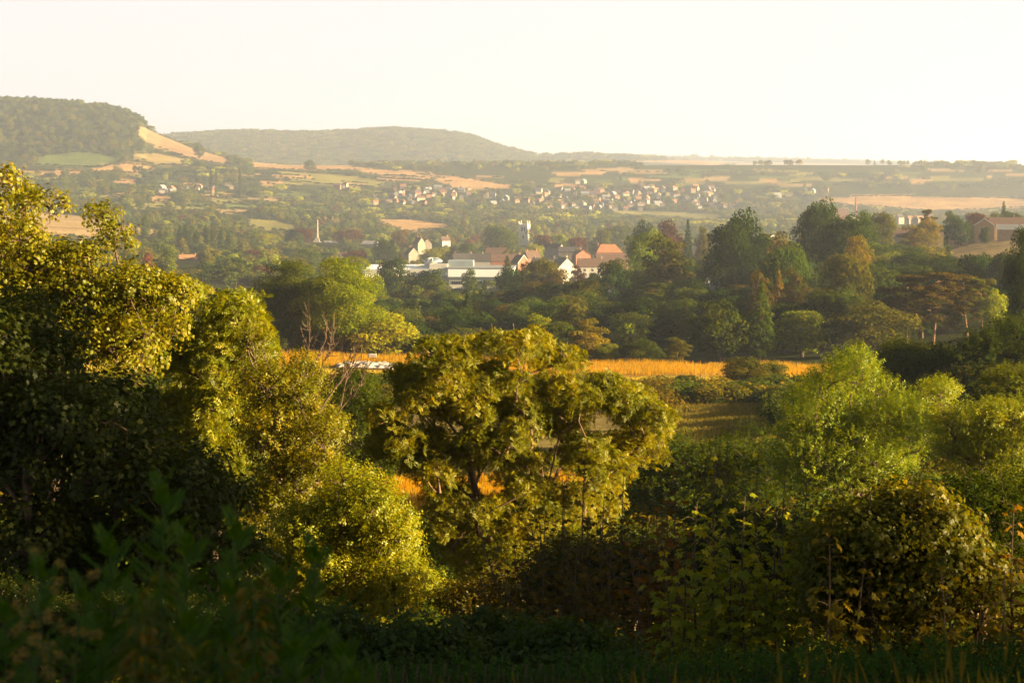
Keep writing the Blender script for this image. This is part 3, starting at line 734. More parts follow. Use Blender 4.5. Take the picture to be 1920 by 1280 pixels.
H_(1660, 905, 460, 6, 7, 4.4, 2.4, -20, 'red_brick', 'brown_tile', 'small white-edged gable at the left end of the hillside houses', axis='y', chim=(), trim=True)
H_(1898, 870, 440, 13, 7, 2.4, 2.2, -14, 'buff_brick', 'grey_roof', 'low garage block with grey panels on its roof below the long brown row', chim=(), trim=True)
for (a, D, b, w_, wl, rf, lb) in ((1706, 2300, 415, 7.5, 'stone', 'orange_tile', 'pale gabled house left of the flat-topped cedar'), (1724, 2300, 415, 9, 'stone', 'orange_tile', 'low pale house with orange roof directly behind the flat-topped cedar'),
                              (1742, 2250, 413, 8, 'cream_wall', 'slate_roof', 'grey roofed house just right of the flat-topped cedar'), (1687, 2320, 413, 8, 'cream_wall', 'slate_roof', 'small cream house, first in the row left of the cedar')):
    H_(a, D, b, w_, 7, 3.4, 3.0, 25, wl, rf, lb, chim=((.3, 0),))

# far town: small houses of the plain
TOWN_G = "houses of the far town on the plain"
proto_h = []
for wl, rf, w_ in (('white_wall', 'slate_roof', 10), ('white_wall', 'brown_tile', 9), ('cream_wall', 'brown_tile', 14), ('buff_brick', 'orange_tile', 10), ('white_wall', 'grey_roof', 13), ('red_brick', 'brown_tile', 11), ('cream_wall', 'orange_tile', 9)):
    mb = MB(); mb.box(-w_ / 2, w_ / 2, -3.6, 3.6, -3, 5)
    for s in (-1, 1):
        xs = sorted((s * (w_ / 2 - .3), s * w_ / 2))
        mb.hexa([(xs[0], -3.6, 5), (xs[1], -3.6, 5), (xs[1], 3.6, 5), (xs[0], 3.6, 5), (xs[0], -.01, 8), (xs[1], -.01, 8), (xs[1], .01, 8), (xs[0], .01, 8)])
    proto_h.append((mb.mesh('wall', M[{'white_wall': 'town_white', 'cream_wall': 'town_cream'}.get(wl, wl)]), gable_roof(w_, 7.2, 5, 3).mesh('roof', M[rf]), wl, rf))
WN = {'white_wall': 'white', 'cream_wall': 'cream', 'buff_brick': 'buff', 'red_brick': 'red brick'}
RN = {'slate_roof': 'slate', 'brown_tile': 'brown', 'orange_tile': 'orange', 'grey_roof': 'grey'}
LM = [(595, 430, 'the column monument'), (983, 440, 'the church tower'), (905, 515, 'the white factory'), (1057, 500, 'the plain white gable'), (1140, 470, 'the orange hipped roof'),
      (1380, 450, 'the tallest dark oak'), (1605, 380, 'the brick chimney stack'), (1845, 425, 'the tall buff gable'), (1797, 445, 'the bungalow end'), (1740, 400, 'the flat-topped cedar'),
      (1360, 525, 'the playground hoop'), (653, 450, 'the great copper beech'), (1250, 430, 'the hilltop copper beech'), (700, 690, 'the white sheeting in the meadow'), (1770, 570, 'the red-barked pines'),
      (1265, 705, 'the meadow signboard'), (600, 540, 'the tall poplar pair'), (1395, 700, 'the round meadow bush'), (900, 360, 'the far golden fields'), (1250, 402, 'the yellow town field'),
      (350, 490, 'the pinkish house'), (1690, 380, 'the wide stubble field'), (1450, 545, 'the golden-topped conifers'), (340, 260, 'the bare golden hillside')]
ORD = ['closest', 'second closest', 'third closest', 'fourth closest', 'fifth closest', 'sixth closest', 'seventh closest', 'eighth closest', 'ninth closest', 'tenth closest', 'eleventh closest', 'twelfth closest', 'thirteenth closest', 'fourteenth closest', 'fifteenth closest', 'sixteenth closest', 'seventeenth closest', 'eighteenth closest', 'nineteenth closest', 'twentieth closest']
def auto_labels(items):
    """items: (obj, px, py, look). Label by the closest landmark, side and order of closeness"""
    cells = {}
    for o, px, py, look in items:
        d = [math.hypot(px - a, (py - b) * 2) for a, b, _ in LM]; i_ = int(np.argmin(d)); a, b, nm = LM[i_]
        dx, dy = px - a, py - b
        side = ('above' if dy < 0 else 'below') if abs(dx) < 12 or abs(dy) > 2.2 * abs(dx) else ('to the right of' if dx > 0 else 'to the left of') if abs(dy) * 2.2 < abs(dx) else ('above and ' if dy < 0 else 'below and ') + ('right of' if dx > 0 else 'left of')
        cells.setdefault((nm, side, look), []).append((d[i_], o))
    for (nm, side, look), ls in cells.items():
        ls.sort(key=lambda t: t[0])
        for k_, (_, o) in enumerate(ls):
            o['label'] = (ORD[min(k_, 19)] + ' ' if len(ls) > 1 else '') + f"{look} {side} {nm}" 
items = []
rt = np.random.default_rng(11)
TOWN = [(730, 880, 356, 377, 36), (700, 800, 374, 388, 12), (880, 1000, 368, 386, 12), (1000, 1110, 358, 396, 30), (1110, 1230, 361, 397, 44), (1200, 1340, 353, 392, 42), (1320, 1390, 376, 396, 8),
        (300, 350, 357, 364, 8), (370, 440, 350, 362, 7), (1455, 1480, 366, 372, 3), (1500, 1560, 356, 364, 4), (1080, 1096, 344, 347, 2), (625, 650, 350, 356, 3)]
def ground_D(px, py, d0=1500, d1=7000):
    dd = np.linspace(d0, d1, 500); vv = 300 - H((px - 960) / F * dd, dd) / dd * F; ok = np.where(vv <= py)[0]
    return float(dd[ok[0]]) if len(ok) else None
used = []
for (a, b, d0, d1, n) in TOWN:
    for _ in range(n):
        for _t in range(30):
            px = rt.uniform(a, b); D = ground_D(px, rt.uniform(d0, d1)) or 3600.0
            if all(abs(px - q[0]) * D / F > 13 or abs(D - q[1]) > 16 for q in used): break
        used.append((px, D)); x = (px - 960) / F * D; z = Hs(x, D); k_ = int(rt.integers(7)); wm, rm, wl, rf = proto_h[k_]
        e_ = link('town_house', None, loc=(x, D, z + .3), cat='house', group=TOWN_G); e_.rotation_euler.z = rt.choice([0.0, .4, -.5, 1.2, 1.57]) + rt.uniform(-.15, .15)
        s = rt.uniform(.8, 1.15); e_.scale = (s, s, s)
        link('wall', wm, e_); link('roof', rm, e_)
        py = 300 - (z + 5) / D * F; items.append((e_, px, py, f"{WN[wl]} {RN[rf]}-roofed house"))
        if rt.random() < .5: PROT.append((px - 3, px + 3, py - 4, py + 1, D))
auto_labels(items)

# ------------------------------------------------------------------ meadow and playground things
def fence_and_signs():
    fx = [(1303, 285), (1312, 291), (1320, 283), (1330, 291), (1338, 284), (1346, 292)]
    e_ = link('sapling_guard', None, loc=at(1313, 285, 0)[:2] + (0,) if False else (at(1313, 285, 0).x, 285, Hs(at(1313, 285, 0).x, 285)), label='tall dark timber post standing in the golden meadow grass', cat='post')
    mb = MB(); mb.box(-.06, .06, -.06, .06, -.4, 1.35); link('post', mb.mesh('post', M['wood_post']), e_)
    mb = MB(); mb.box(-.09, .09, -.09, .09, 1.35, 1.42); link('post_cap', mb.mesh('post_cap', M['wood_post']), e_)
    x = at(1267, 282, 0).x; e_ = link('signboard', None, loc=(x, 282, Hs(x, 282)), label='small dark board on a single post in the golden meadow', cat='sign')
    box_part('board', 'timber', e_, (-.48, .48, -.05, .05, .85, 1.18)); box_part('post', 'wood_post', e_, (-.05, .05, .05, .13, -.4, 1.1))
    # low wire fence
    xs = np.linspace(1240, 1362, 10); e_ = link('wire_fence', None, loc=(at(1300, 292, 0).x, 292, 0), label='low wire fence on thin stakes crossing the golden meadow', cat='fence')
    tops = []
    for p in xs:
        X_ = at(p, 292, 0).x; z = Hs(X_, 292); mb = MB(); mb.box(-.03, .03, -.03, .03, -.3, 1.1)
        o = link('stake', mb.mesh('stake', M['wood_post']), e_); o.location = (X_ - e_.location.x, 0, z); tops.append((X_ - e_.location.x, 0, z))
    mb = MB()
    for h in (.4, .75, 1.02): mb.tube(np.array(tops) + [0, -.04, h], .012, 4)
    link('wire', mb.mesh('wire', M['steel']), e_)
    # white sheeting
    x0 = at(640, 312, 0).x; x1 = at(738, 312, 0).x
    e_ = link('sheeting_bed', None, loc=((x0 + x1) / 2, 312, 0), label='long strip of crumpled whitish sheeting lying across the golden meadow', cat='plastic sheet')
    nx, ny = 60, 14; gx = np.linspace(x0, x1, nx); gy = np.linspace(304, 320, ny); GX, GY = np.meshgrid(gx, gy)
    GX = GX + np.sin(GY * 1.3) * .6; zz = H(GX, GY) + .45 + .10 * np.sin(GX * 4 + GY) + .12 * np.cos(GY * 3 - GX * 1.7) + .12 * np.sin((GX - x0) * .5)
    edge = np.minimum.reduce([np.arange(nx)[None] + 0 * GX, (nx - 1 - np.arange(nx))[None] + 0 * GX, np.arange(ny)[:, None] + 0 * GX, (ny - 1 - np.arange(ny))[:, None] + 0 * GX])
    zz = np.where(edge == 0, H(GX, GY) - .1, zz)
    ii = np.arange(ny - 1)[:, None] * nx; jj = np.arange(nx - 1)[None]
    m_ = mesh_raw('sheet', np.stack([GX - (x0 + x1) / 2, GY - 312, zz], -1).reshape(-1, 3), np.stack([ii + jj, ii + jj + 1, ii + nx + jj + 1, ii + nx + jj], -1).reshape(-1, 4), M['sheeting'], None, True)
    link('sheet', m_, e_)
    mb = MB()
    for k_ in range(14):
        p = gx[2 + k_ * 4]; mb.tube([(p - (x0 + x1) / 2 - .5, -8.2, Hs(p, 303.8) + .1), (p - (x0 + x1) / 2 + .5, -8.1, Hs(p, 303.8) + .12)], .12, 6)
    link('weight', mb.mesh('weight', M['timber']), e_)
    xx = at(698, 334, 0).x; z = Hs(xx, 334)
    e_ = link('feed_trough', None, loc=(xx, 334, z), label='small pale box trough standing in the meadow above the white sheeting', cat='trough')
    box_part('box', 'sheeting', e_, (-.7, .7, -.4, .4, .35, .8)); box_part('lid', 'white_trim', e_, (-.75, .75, -.45, .45, .8, .88))
    for sx in (-.6, .6): box_part('leg', 'wood_post', e_, (sx - .06, sx + .06, -.3, .3, -.4, .35))
    # playground
    D = 690; x = (1361 - 960) / F * D; zb = (300 - 534) / F * D
    e_ = link('climbing_hoop', None, loc=(x, D, zb), label='large pale steel hoop frame on the playground grass below the tallest dark oak', cat='play frame')
    t = np.linspace(0, math.pi, 17); mb = MB(); mb.tube(np.stack([-2.5 * np.cos(t), 0 * t, 1 + 2.6 * np.sin(t)], -1), .13, 8); mb.tube([(-2.5, 0, -2.5), (-2.5, 0, 1)], .13, 8); mb.tube([(2.5, 0, -2.5), (2.5, 0, 1)], .13, 8)
    link('hoop', mb.mesh('hoop', M['steel'], True), e_)
    mb = MB()
    for q in (-1, 0, 1): mb.tube([(q, 0, 1 + 2.6 * math.sqrt(1 - (q / 2.5) ** 2)), (q, 0, .3)], .05, 5)
    link('hanging_rope', mb.mesh('hanging_rope', M['timber']), e_)
    x = (1326 - 960) / F * D
    e_ = link('swing_frame', None, loc=(x, D, zb), label='pale A-frame play structure beside the steel hoop', cat='play frame')
    mb = MB()
    for sy in (-1.2, 1.2): mb.tube([(-1.5, sy, -2.5), (0, 0, 3.1)], .09, 6); mb.tube([(1.5, sy, -2.5), (0, 0, 3.1)], .09, 6)
    link('frame', mb.mesh('frame', M['steel']), e_)
    box_part('slide', 'metal_blue', e_, (.3, 1.9, -.4, .4, .1, .35), (1.6, 2.6, -.5, .5, -2, .6)); box_part('platform', 'steel', e_, (-.9, .9, -.6, .6, .6, .75))
    PROT.append((1318, 1376, 508, 533, D))
    # cars
    for px, c, lb in ((1146, 'car_white', 'white car parked under the trees by the green'), (1151.5, 'car_blue', 'pale blue car parked beside the white one')):
        D = 800; x = (px - 960) / F * D; e_ = link('parked_car', None, loc=(x, D + (0 if px < 1150 else 3), (300 - 549) / F * D), label=lb, cat='car')
        e_.rotation_euler.z = R(70)
        mb = MB(); mb.hexa([(-2.1, -.85, .35), (2.1, -.85, .35), (2.1, .85, .35), (-2.1, .85, .35), (-2.1, -.8, .95), (2.0, -.8, .88), (2.0, .8, .88), (-2.1, .8, .95)])
        mb.hexa([(-1.6, -.78, .93), (1.2, -.78, .9), (1.2, .78, .9), (-1.6, .78, .93), (-1.1, -.6, 1.5), (.4, -.6, 1.5), (.4, .6, 1.5), (-1.1, .6, 1.5)])
        link('body', mb.mesh('body', M[c]), e_)
        mb = MB(); mb.hexa([(-1.5, -.8, 1.0), (1.05, -.8, 1.0), (1.05, .8, 1.0), (-1.5, .8, 1.0), (-1.15, -.63, 1.42), (.42, -.63, 1.42), (.42, .63, 1.42), (-1.15, .63, 1.42)])
        link('window', mb.mesh('window', M['glass_dark']), e_)
        for sx in (-1.3, 1.3):
            for sy in (-.8, .8):
                mb = MB(); t = np.linspace(0, 2 * math.pi, 13)[:-1]; mb.tube([(sx, sy - .1, .32), (sx, sy + .1, .32)], .32, 12)
                link('wheel', mb.mesh('wheel', M['rubber']), e_)
    PROT.append((1140, 1158, 540, 552, 800))
fence_and_signs()

# ------------------------------------------------------------------ named trees beyond the meadow
HT = [ # kind, px, D, pytop, width px, tone, label
 ('tall', 640, 350, 488, 145, 'yellow-green', 'huge bright poplar with a sheer lit edge, larger of the pair beside the factory'),
 ('tall', 545, 360, 494, 130, 'mid green', 'tall dark poplar crowded against the left of the bright one'),
 ('bush', 712, 352, 592, 150, 'yellow-green', 'broad round willow glowing yellow-green at the meadow edge'),
 ('bush', 640, 354, 618, 60, 'olive green', 'low bush at the left foot of the glowing willow'),
 ('bush', 800, 352, 628, 70, 'olive green', 'low olive bush at the right foot of the glowing willow'),
 ('bush', 590, 352, 606, 90, 'olive green', 'brownish thorn bush behind the bare twigs at the meadow end'),
 ('oval', 1012, 354, 590, 60, 'yellow-green', 'pale feathery ash tip rising directly behind the great centre ash'),
 ('bush', 1040, 352, 606, 90, 'mid green', 'dark bush right of the pale ash tip at the meadow edge'),
 ('oval', 1100, 352, 600, 72, 'golden', 'golden-sided upright bush at the meadow edge'),
 ('bush', 1140, 350, 646, 46, 'yellow-green', 'small lit bush at the foot of the golden-sided bush'),
 ('bush', 1205, 350, 640, 80, 'mid green', 'dark rounded hawthorn standing along the far meadow edge'),
 ('oval', 1270, 350, 634, 46, 'olive green', 'upright olive bush at the right end of the far meadow edge'),
 ('bush', 1395, 268, 672, 92, 'olive green', 'round sunlit bush growing in the golden meadow'),
 ('bush', 1285, 262, 704, 58, 'dark green', 'small dark dome of a bush beside the meadow signboard'),
 ('bush', 1450, 272, 680, 46, 'olive green', 'low yellowish bush between the round meadow bush and the lime'),
 ('bush', 1165, 258, 718, 70, 'dark green', 'dark shaded bush under the meadow bank'),
 ('bush', 1340, 250, 724, 90, 'dark green', 'dark low thorn along the shaded meadow bank'),
 ('bush', 1430, 250, 720, 90, 'dark green', 'dark thorn below the round meadow bush'),
 ('bush', 672, 262, 698, 80, 'olive green', 'olive bush in front of the white sheeting'),
 ('bush', 775, 262, 706, 50, 'olive green', 'small tawny bush right of the white sheeting'),
 ('bush', 1110, 258, 700, 60, 'dark green', 'dark bush behind the right shoulder of the great centre ash'),
 # right middle
 ('broad', 1380, 600, 402, 112, 'dark green', 'tallest dark oak with a wide ragged crown above the playground'),
 ('broad', 1535, 640, 382, 80, 'dark green', 'dark domed oak, highest on the right middle skyline'),
 ('broad', 1588, 600, 408, 108, 'dark green', 'wide dark oak just below right of the highest dome'),
 ('oval', 1250, 620, 445, 98, 'olive green', 'tall leafy tree with sunlit golden right flank, left of the tallest oak'),
 ('round', 1205, 760, 436, 66, 'yellow-green', 'bright yellow-green domed tree behind the golden-flanked tree'),
 ('round', 1252, 1150, 417, 56, 'copper', 'copper beech with a flat dome behind the bright domed tree'),
 ('round', 1208, 1120, 418, 56, 'dark green', 'dark green dome left of the hilltop copper beech'),
 ('spire', 1290, 1050, 418, 30, 'bluish green', 'thin bluish conifer right of the hilltop copper beech'),
 ('oval', 1318, 1000, 428, 32, 'olive green', 'small golden-edged tree between conifer and tallest oak'),
 ('round', 1150, 640, 488, 66, 'bluish green', 'rounded blue-green willow hiding the right end of the white terrace'),
 ('round', 1452, 660, 440, 90, 'russet', 'brownish tree between the tallest oak and the domed oaks'),
 ('round', 1500, 640, 470, 100, 'olive green', 'olive tree below the domed oaks'),
 ('broad', 1470, 500, 465, 90, 'mid green', 'broad dim green tree under the brownish tree'),
 ('round', 1610, 560, 446, 60, 'golden', 'golden-lit tree tucked right of the wide dark oak'),
 ('round', 1655, 800, 400, 50, 'olive green', 'soft lit tree above the left end of the hillside houses'),
 ('round', 1625, 820, 398, 50, 'mid green', 'green rounded tree right of the domed oaks, beside the softly lit one'),
 ('oval', 1717, 780, 424, 58, 'golden', 'golden ash between the two pale hillside houses'),
 ('round', 1742, 850, 410, 48, 'golden', 'glowing golden tree directly under the flat-topped cedar'),
 ('pine', 1741, 870, 394, 34, 'russet', 'flat-topped dark cedar standing against the town'),
 ('round', 1798, 860, 408, 48, 'dark green', 'dense dark green tree behind the bungalow end'),
 ('oval', 1783, 905, 398, 34, 'mid green', 'dim green tree left behind the dense dark one'),
 ('round', 1830, 1000, 400, 44, 'copper', 'dark copper tree above the tall buff gable'),
 ('bush', 1846, 860, 427, 20, 'dark green', 'small dark bush in front of the tall buff gable'),
 ('poplar', 1882, 1100, 380, 10, 'dark green', 'single narrow poplar above the hillside houses'),
 ('round', 1900, 950, 398, 50, 'dark green', 'dark tree behind the right end of the long brown row'),
 ('round', 1870, 1000, 400, 40, 'mid green', 'green tree above the middle of the long brown row'),
 ('tall', 1920, 270, 436, 66, 'dark green', 'massive dark conifer cut by the frame edge'),
 ('spire', 1778, 520, 464, 36, 'mid green', 'pointed green conifer at the lower edge of the hillside field'),
 ('bush', 1830, 480, 480, 80, 'dark green', 'dark hedge-like bush below the hillside field'),
 ('bush', 1880, 470, 474, 80, 'dark green', 'dark bush between the hillside field and the massive conifer'),
 ('pine', 1700, 400, 516, 105, 'russet', 'red-barked pine at the left of the pine clump'),
 ('pine', 1752, 395, 512, 110, 'russet', 'tallest red-barked pine with open bare trunk'),
 ('pine', 1812, 405, 516, 110, 'russet', 'spreading red-barked pine in the middle of the clump'),
 ('pine', 1845, 395, 524, 70, 'olive green', 'greener pine at the right of the clump'),
 ('round', 1870, 380, 548, 60, 'yellow-green', 'bright leafy tree at the right foot of the pines'),
 ('oval', 1425, 450, 512, 52, 'russet', 'tawny column-like conifer left of the golden-tipped one'),
 ('oval', 1490, 455, 508, 58, 'russet', 'tawny column-like conifer right of the golden-tipped one'),
 ('spire', 1460, 470, 512, 44, 'golden', 'golden-tipped conifer between the two tawny columns'),
 ('pine', 1540, 440, 545, 60, 'olive green', 'low olive pine in the dark wood'),
 ('round', 1590, 460, 480, 90, 'olive green', 'lit olive tree left above the pine clump'),
 ('round', 1650, 470, 500, 80, 'mid green', 'green tree just left above the pine clump'),
 # around factory
 ('round', 736, 900, 488, 66, 'dark green', 'round black-green tree hiding the factory left of its round roof light'),
 ('round', 795, 900, 507, 56, 'dark green', 'dark dome in front of the factory under the round roof light'),
 ('oval', 818, 850, 507, 38, 'mid green', 'upright green tree against the dark dome before the factory'),
 ('oval', 882, 900, 506, 36, 'mid green', 'neat oval tree standing before the factory windows'),
 ('spire', 908, 880, 528, 22, 'dark green', 'small conifer right of the neat oval tree'),
 ('spire', 951, 1000, 484, 40, 'dark green', 'pointed dark conifer at the right end of the factory'),
 ('round', 1010, 800, 488, 84, 'olive green', 'olive oak spreading before the slate roofed white house'),
 ('round', 960, 820, 506, 60, 'dark green', 'dark tree at the foot of the pointed factory conifer'),
 ('round', 1040, 790, 508, 50, 'russet', 'brown tinged tree below the plain white gable'),
 ('oval', 1083, 950, 498, 30, 'copper', 'small purple tree in front of the white terrace'),
 ('round', 1112, 860, 512, 28, 'dark green', 'small dark tree below the white terrace windows'),
 ('broad', 935, 1750, 425, 62, 'mid green', 'big leafy tree standing left in front of the church tower'),
 ('round', 1003, 2150, 424, 30, 'yellow-green', 'pale tree directly right of the church tower'),
 ('round', 1020, 1720, 442, 46, 'copper', 'dull copper beech below right of the church tower'),
 ('round', 1052, 1650, 440, 34, 'yellow-green', 'gold-topped round tree right of the dull copper beech'),
 ('round', 1080, 1650, 446, 40, 'copper', 'reddish tree between the gold-topped tree and the orange roof'),
 ('oval', 1080, 1420, 466, 14, 'golden', 'small brilliant yellow tree among the slate roofs'),
 ('round', 1130, 1700, 432, 46, 'mid green', 'soft green dome above the orange hipped roof'),
 ('round', 1160, 1900, 424, 66, 'mid green', 'wide hazy dome right of the soft green one'),
 ('round', 1005, 1600, 458, 30, 'yellow-green', 'yellowish spreading tree above the slate terrace'),
 ('oval', 948, 1500, 468, 18, 'golden', 'golden oval tree behind the factory roof'),
 ('round', 815, 1600, 465, 48, 'yellow-green', 'bright lit garden tree directly above the round roof light'),
 ('round', 850, 1650, 462, 30, 'dark green', 'dark tree right of the bright garden tree'),
 ('round', 875, 1600, 456, 40, 'dark green', 'broad dark tree behind the blue plant room'),
 ('round', 653, 1980, 432, 58, 'copper', 'great dome-shaped copper beech right of the column monument'),
 ('round', 669, 1500, 470, 42, 'copper', 'smaller copper beech, ruddy on its right side, behind the poplars'),
 ('round', 718, 1550, 450, 34, 'dark green', 'bluish cedar-like tree left of the stone gable'),
 ('spire', 735, 1500, 452, 40, 'bluish green', 'bluish conifer beside the stone gable'),
 ('round', 748, 1900, 432, 34, 'russet', 'brownish rounded tree above the bluish conifer'),
 ('oval', 752, 1480, 474, 12, 'russet', 'small rusty tree between conifer and stone gable'),
 ('round', 572, 1950, 428, 34, 'copper', 'dark tree hard against the left of the column monument'),
 ('round', 548, 1960, 430, 30, 'dark green', 'dark green tree second left of the column monument'),
 ('round', 492, 1800, 438, 56, 'yellow-green', 'bright domed tree at the right end of the poplar row'),
 ('round', 475, 1500, 468, 54, 'copper', 'dark purple beech below the bright domed tree'),
 ('oval', 514, 1350, 482, 40, 'golden', 'ochre oval tree right of the dark purple beech'),
 ('round', 390, 1480, 480, 44, 'copper', 'dark copper tree behind the pinkish house'),
 ('pine', 350, 1350, 484, 40, 'dark green', 'spreading cedar above the pinkish house'),
 ('round', 400, 1300, 478, 36, 'mid green', 'soft domed tree right of the pinkish house'),
 ('round', 430, 1200, 494, 60, 'olive green', 'olive rounded tree between the left ash and the purple beech'),
 ('round', 290, 1250, 474, 60, 'yellow-green', 'lit tree just right of the tall left sprigs'),
 ('round', 460, 1100, 505, 56, 'olive green', 'olive domed tree above the curved left ash'),
 ('round', 605, 1400, 474, 50, 'bluish green', 'grey-green tree behind the bright poplar'),
 ('round', 575, 1350, 466, 46, 'mid green', 'mid green tree behind the dark poplar'),
 ('round', 273, 1750, 403, 18, 'mid green', 'lone small tree on the golden slope behind the left sprigs'),
 ('round', 373, 3650, 268, 20, 'mid green', 'single round oak on the bare golden hillside ridge'),
 ('round', 580, 3650, 300, 22, 'mid green', 'single round oak in the far sloping stubble field'),
 ('round', 655, 3600, 322, 22, 'mid green', 'oak on the green strip fields below the far stubble'),
]
for k_, px, D, pt, w_, tn, lb in HT:
    tree(k_, px, D, pt, w_, tn, lb)
it2 = []
for i_, (px, pt, D) in enumerate([(253, 425, 1700), (268, 427, 1700), (300, 432, 1650), (312, 434, 1640), (338, 424, 1660), (347, 422, 1670), (357, 428, 1650), (368, 432, 1640), (386, 424, 1700), (399, 422, 1690), (414, 427, 1660), (428, 436, 1600),
                                 (1043, 337, 5000), (1050, 336, 5000), (1057, 335, 5020), (1064, 337, 5010), (1071, 338, 5000), (395, 316, 3000), (405, 318, 3000), (450, 318, 3000)]):
    far = D > 2500
    e_ = tree('poplar', px, D, pt, 14 if not far else 7, 'dark green' if i_ % 3 else 'mid green', 'x', group='poplars of the far slopes' if far else 'row of lombardy poplars across the valley')
    e_['label'] = ['narrow dark poplar', 'slim pale-edged poplar'][i_ % 2] + ' ' + (['first', 'second', 'third', 'fourth', 'fifth', 'sixth', 'seventh', 'eighth', 'ninth', 'tenth', 'eleventh', 'twelfth'][i_] + ' along the valley row counted from the tall sprigs' if i_ < 12 else
        (['first', 'second', 'third', 'fourth', 'fifth'][i_ - 12] + ' in the hazy clump beyond the far town' if i_ < 17 else ['left one', 'right one', 'lone one'][i_ - 17] + ' on the hedged slope under the golden hillside'))

# ------------------------------------------------------------------ automatic woods
# raster of what must stay open: fields seen from the camera side
u0 = 4; mw, mh = 1920 // u0 + 80, 1280 // u0
OPEN = np.zeros((mh, mw)); 
gu, gv = np.meshgrid(np.arange(mw) * u0 - 160.0, np.arange(mh) * u0 * 1.0)
OPEN_D = np.zeros_like(OPEN)
for P, d0, d1, c in FIELDS:
    m = inpoly(gu, gv, P); OPEN[m] = 1; OPEN_D[m] = np.maximum(OPEN_D[m], (d0 + d1) / 2)
m = inpoly(gu, gv, [(560, 655), (900, 668), (1500, 680), (1500, 760), (1250, 760), (560, 720)]); OPEN[m] = 1; OPEN_D[m] = 340
def blocked(px, D, top, w):
    for a, b, c, d, Dp in PROT:
        if D < Dp + 4 and px + w * .42 > a and px - w * .42 < b and top < d and top + 60 > c and (top < d - 1):
            return True
    for fx_, fy in ((0, .12), (-.35, .3), (.35, .3), (0, .5)):
        i_ = int((top + w * fy) / u0); j_ = int((px + w * fx_ + 160) / u0)
        if 0 <= i_ < mh and 0 <= j_ < mw and OPEN[i_, j_] and OPEN_D[i_, j_] > D * 1.02: return True
    return False
def onfield(x, y):
    _, fid = ground_colour(np.atleast_1d(float(x)), np.atleast_1d(float(y))); return fid[0] >= 0

rw = np.random.default_rng(23)
cand = []
for D in np.concatenate([np.arange(378, 900, 14)]):
    wx = 15.0; n = int(2100 / F * D / wx)
    for i_ in range(n):
        px = -60 + 2060 * (i_ + rw.uniform(.1, .9)) / n; d = D + rw.uniform(-6, 6)
        if px < 520 and d < 1000: continue
        cand.append((px, d))
AUTO = []; LOOKS = []
cand.sort(key=lambda t: t[1])
for px, D in cand:
    if len(AUTO) >= 262: break
    x = (px - 960) / F * D; z = Hs(x, D); right = px > 1300
    kind = rw.choice(['round', 'round', 'broad', 'oval', 'pine', 'spire'], p=[.38, .14, .18, .18, .04, .08])
    hh = rw.uniform(9, 13.5) * (1.15 if kind in ('pine', 'spire') else 1)
    ww = {'round': rw.uniform(10, 14), 'broad': rw.uniform(13, 17), 'oval': rw.uniform(7, 10), 'pine': rw.uniform(9, 13), 'spire': rw.uniform(5, 7)}[kind]
    top = 300 - (z + hh) / D * F; wp = ww / D * F
    if D < 450 and not (1330 < px < 1720 or (px >= 1720 and D > 405)): continue
    if top > 690 or blocked(px, D, top, wp) or onfield(x, D): continue
    if any(abs(px - q[0]) < q[3] * .3 and abs(D - q[1]) < 12 for q in PLACED): continue
    tn = rw.choice(['dark green', 'mid green', 'olive green', 'bluish green', 'yellow-green', 'russet'], p=[.38, .25, .17, .12, .05, .03])
    o = tree(kind, px, D, top, wp, tn, 'x', group='trees of the wood beyond the meadow')
    form = {'round': 'rounded', 'broad': 'spreading', 'oval': 'upright', 'pine': 'ragged pine', 'spire': 'pointed'}[kind]
    AUTO.append((o, px, top + wp * .4, f"{form} {tn} tree"))
auto_labels(AUTO)

# far woodland as one mass of instanced crowns
def far_template(i_, kind, n, size, col, h, w):
    rg = np.random.default_rng(300 + i_)
    if kind == 'round': lb = round_lobes(rg, h, w, .02, 14)
    elif kind == 'copse':
        lb = [l for c in range(4) for l in [(a + rg.uniform(-.45, .45) * w * 1.2, b + rg.uniform(-.4, .4) * w, z * s_, r * .95) for s_ in [rg.uniform(.7, 1.05)] for (a, b, z, r) in round_lobes(rg, h, w * .7, .0, 8)]]
    elif kind == 'poplar': lb = [(0, 0, h * (.1 + .85 * q / 9), w * .4 * math.sin(math.pi * (q + 1.5) / 12) + .3) for q in range(10)]
    else: lb = [(0, 0, h * (.15 + .8 * q / 7), w * .5 * (1 - q / 8)) for q in range(8)]
    q, t = lobe_crown(rg, lb, n, size, .1)
    o = bpy.data.objects.new(f"woodland_crown_{i_:02d}", quads_mesh("woodland_crown", q, fixed_leaf(col), t))
    return o
FIXED = {}
def fixed_leaf(col):
    col = (col[0] * 1.55, col[1] * 1.5, col[2] * 1.3)
    k_ = tuple(round(float(c), 4) for c in col)
    if k_ not in FIXED: FIXED[k_] = leaf_material(f"woodland_foliage_{len(FIXED)}", gloss=0, fixed=k_)
    return FIXED[k_]
tcol = bpy.data.collections.new("woodland_crowns")
specs = []
cols = [TONE['dark green'], TONE['mid green'], TONE['olive green'], TONE['bluish green'], TONE['yellow-green'], TONE['mid green'], TONE['dark green'], TONE['olive green'], TONE['copper'], TONE['mid green']]
for i_, c in enumerate(cols): specs.append(('round', 900, .95, c, 12, 11))
for i_, c in enumerate(cols[:6]): specs.append(('copse', 1300, 1.5, c, 12, 16))
specs.append(('spire', 500, .9, TONE['dark green'], 15, 6)); specs.append(('poplar', 500, .9, TONE['mid green'], 17, 4))
for i_, s in enumerate(specs): tcol.objects.link(far_template(i_, *s))
pts, idxs, rots, scs = [], [], [], []
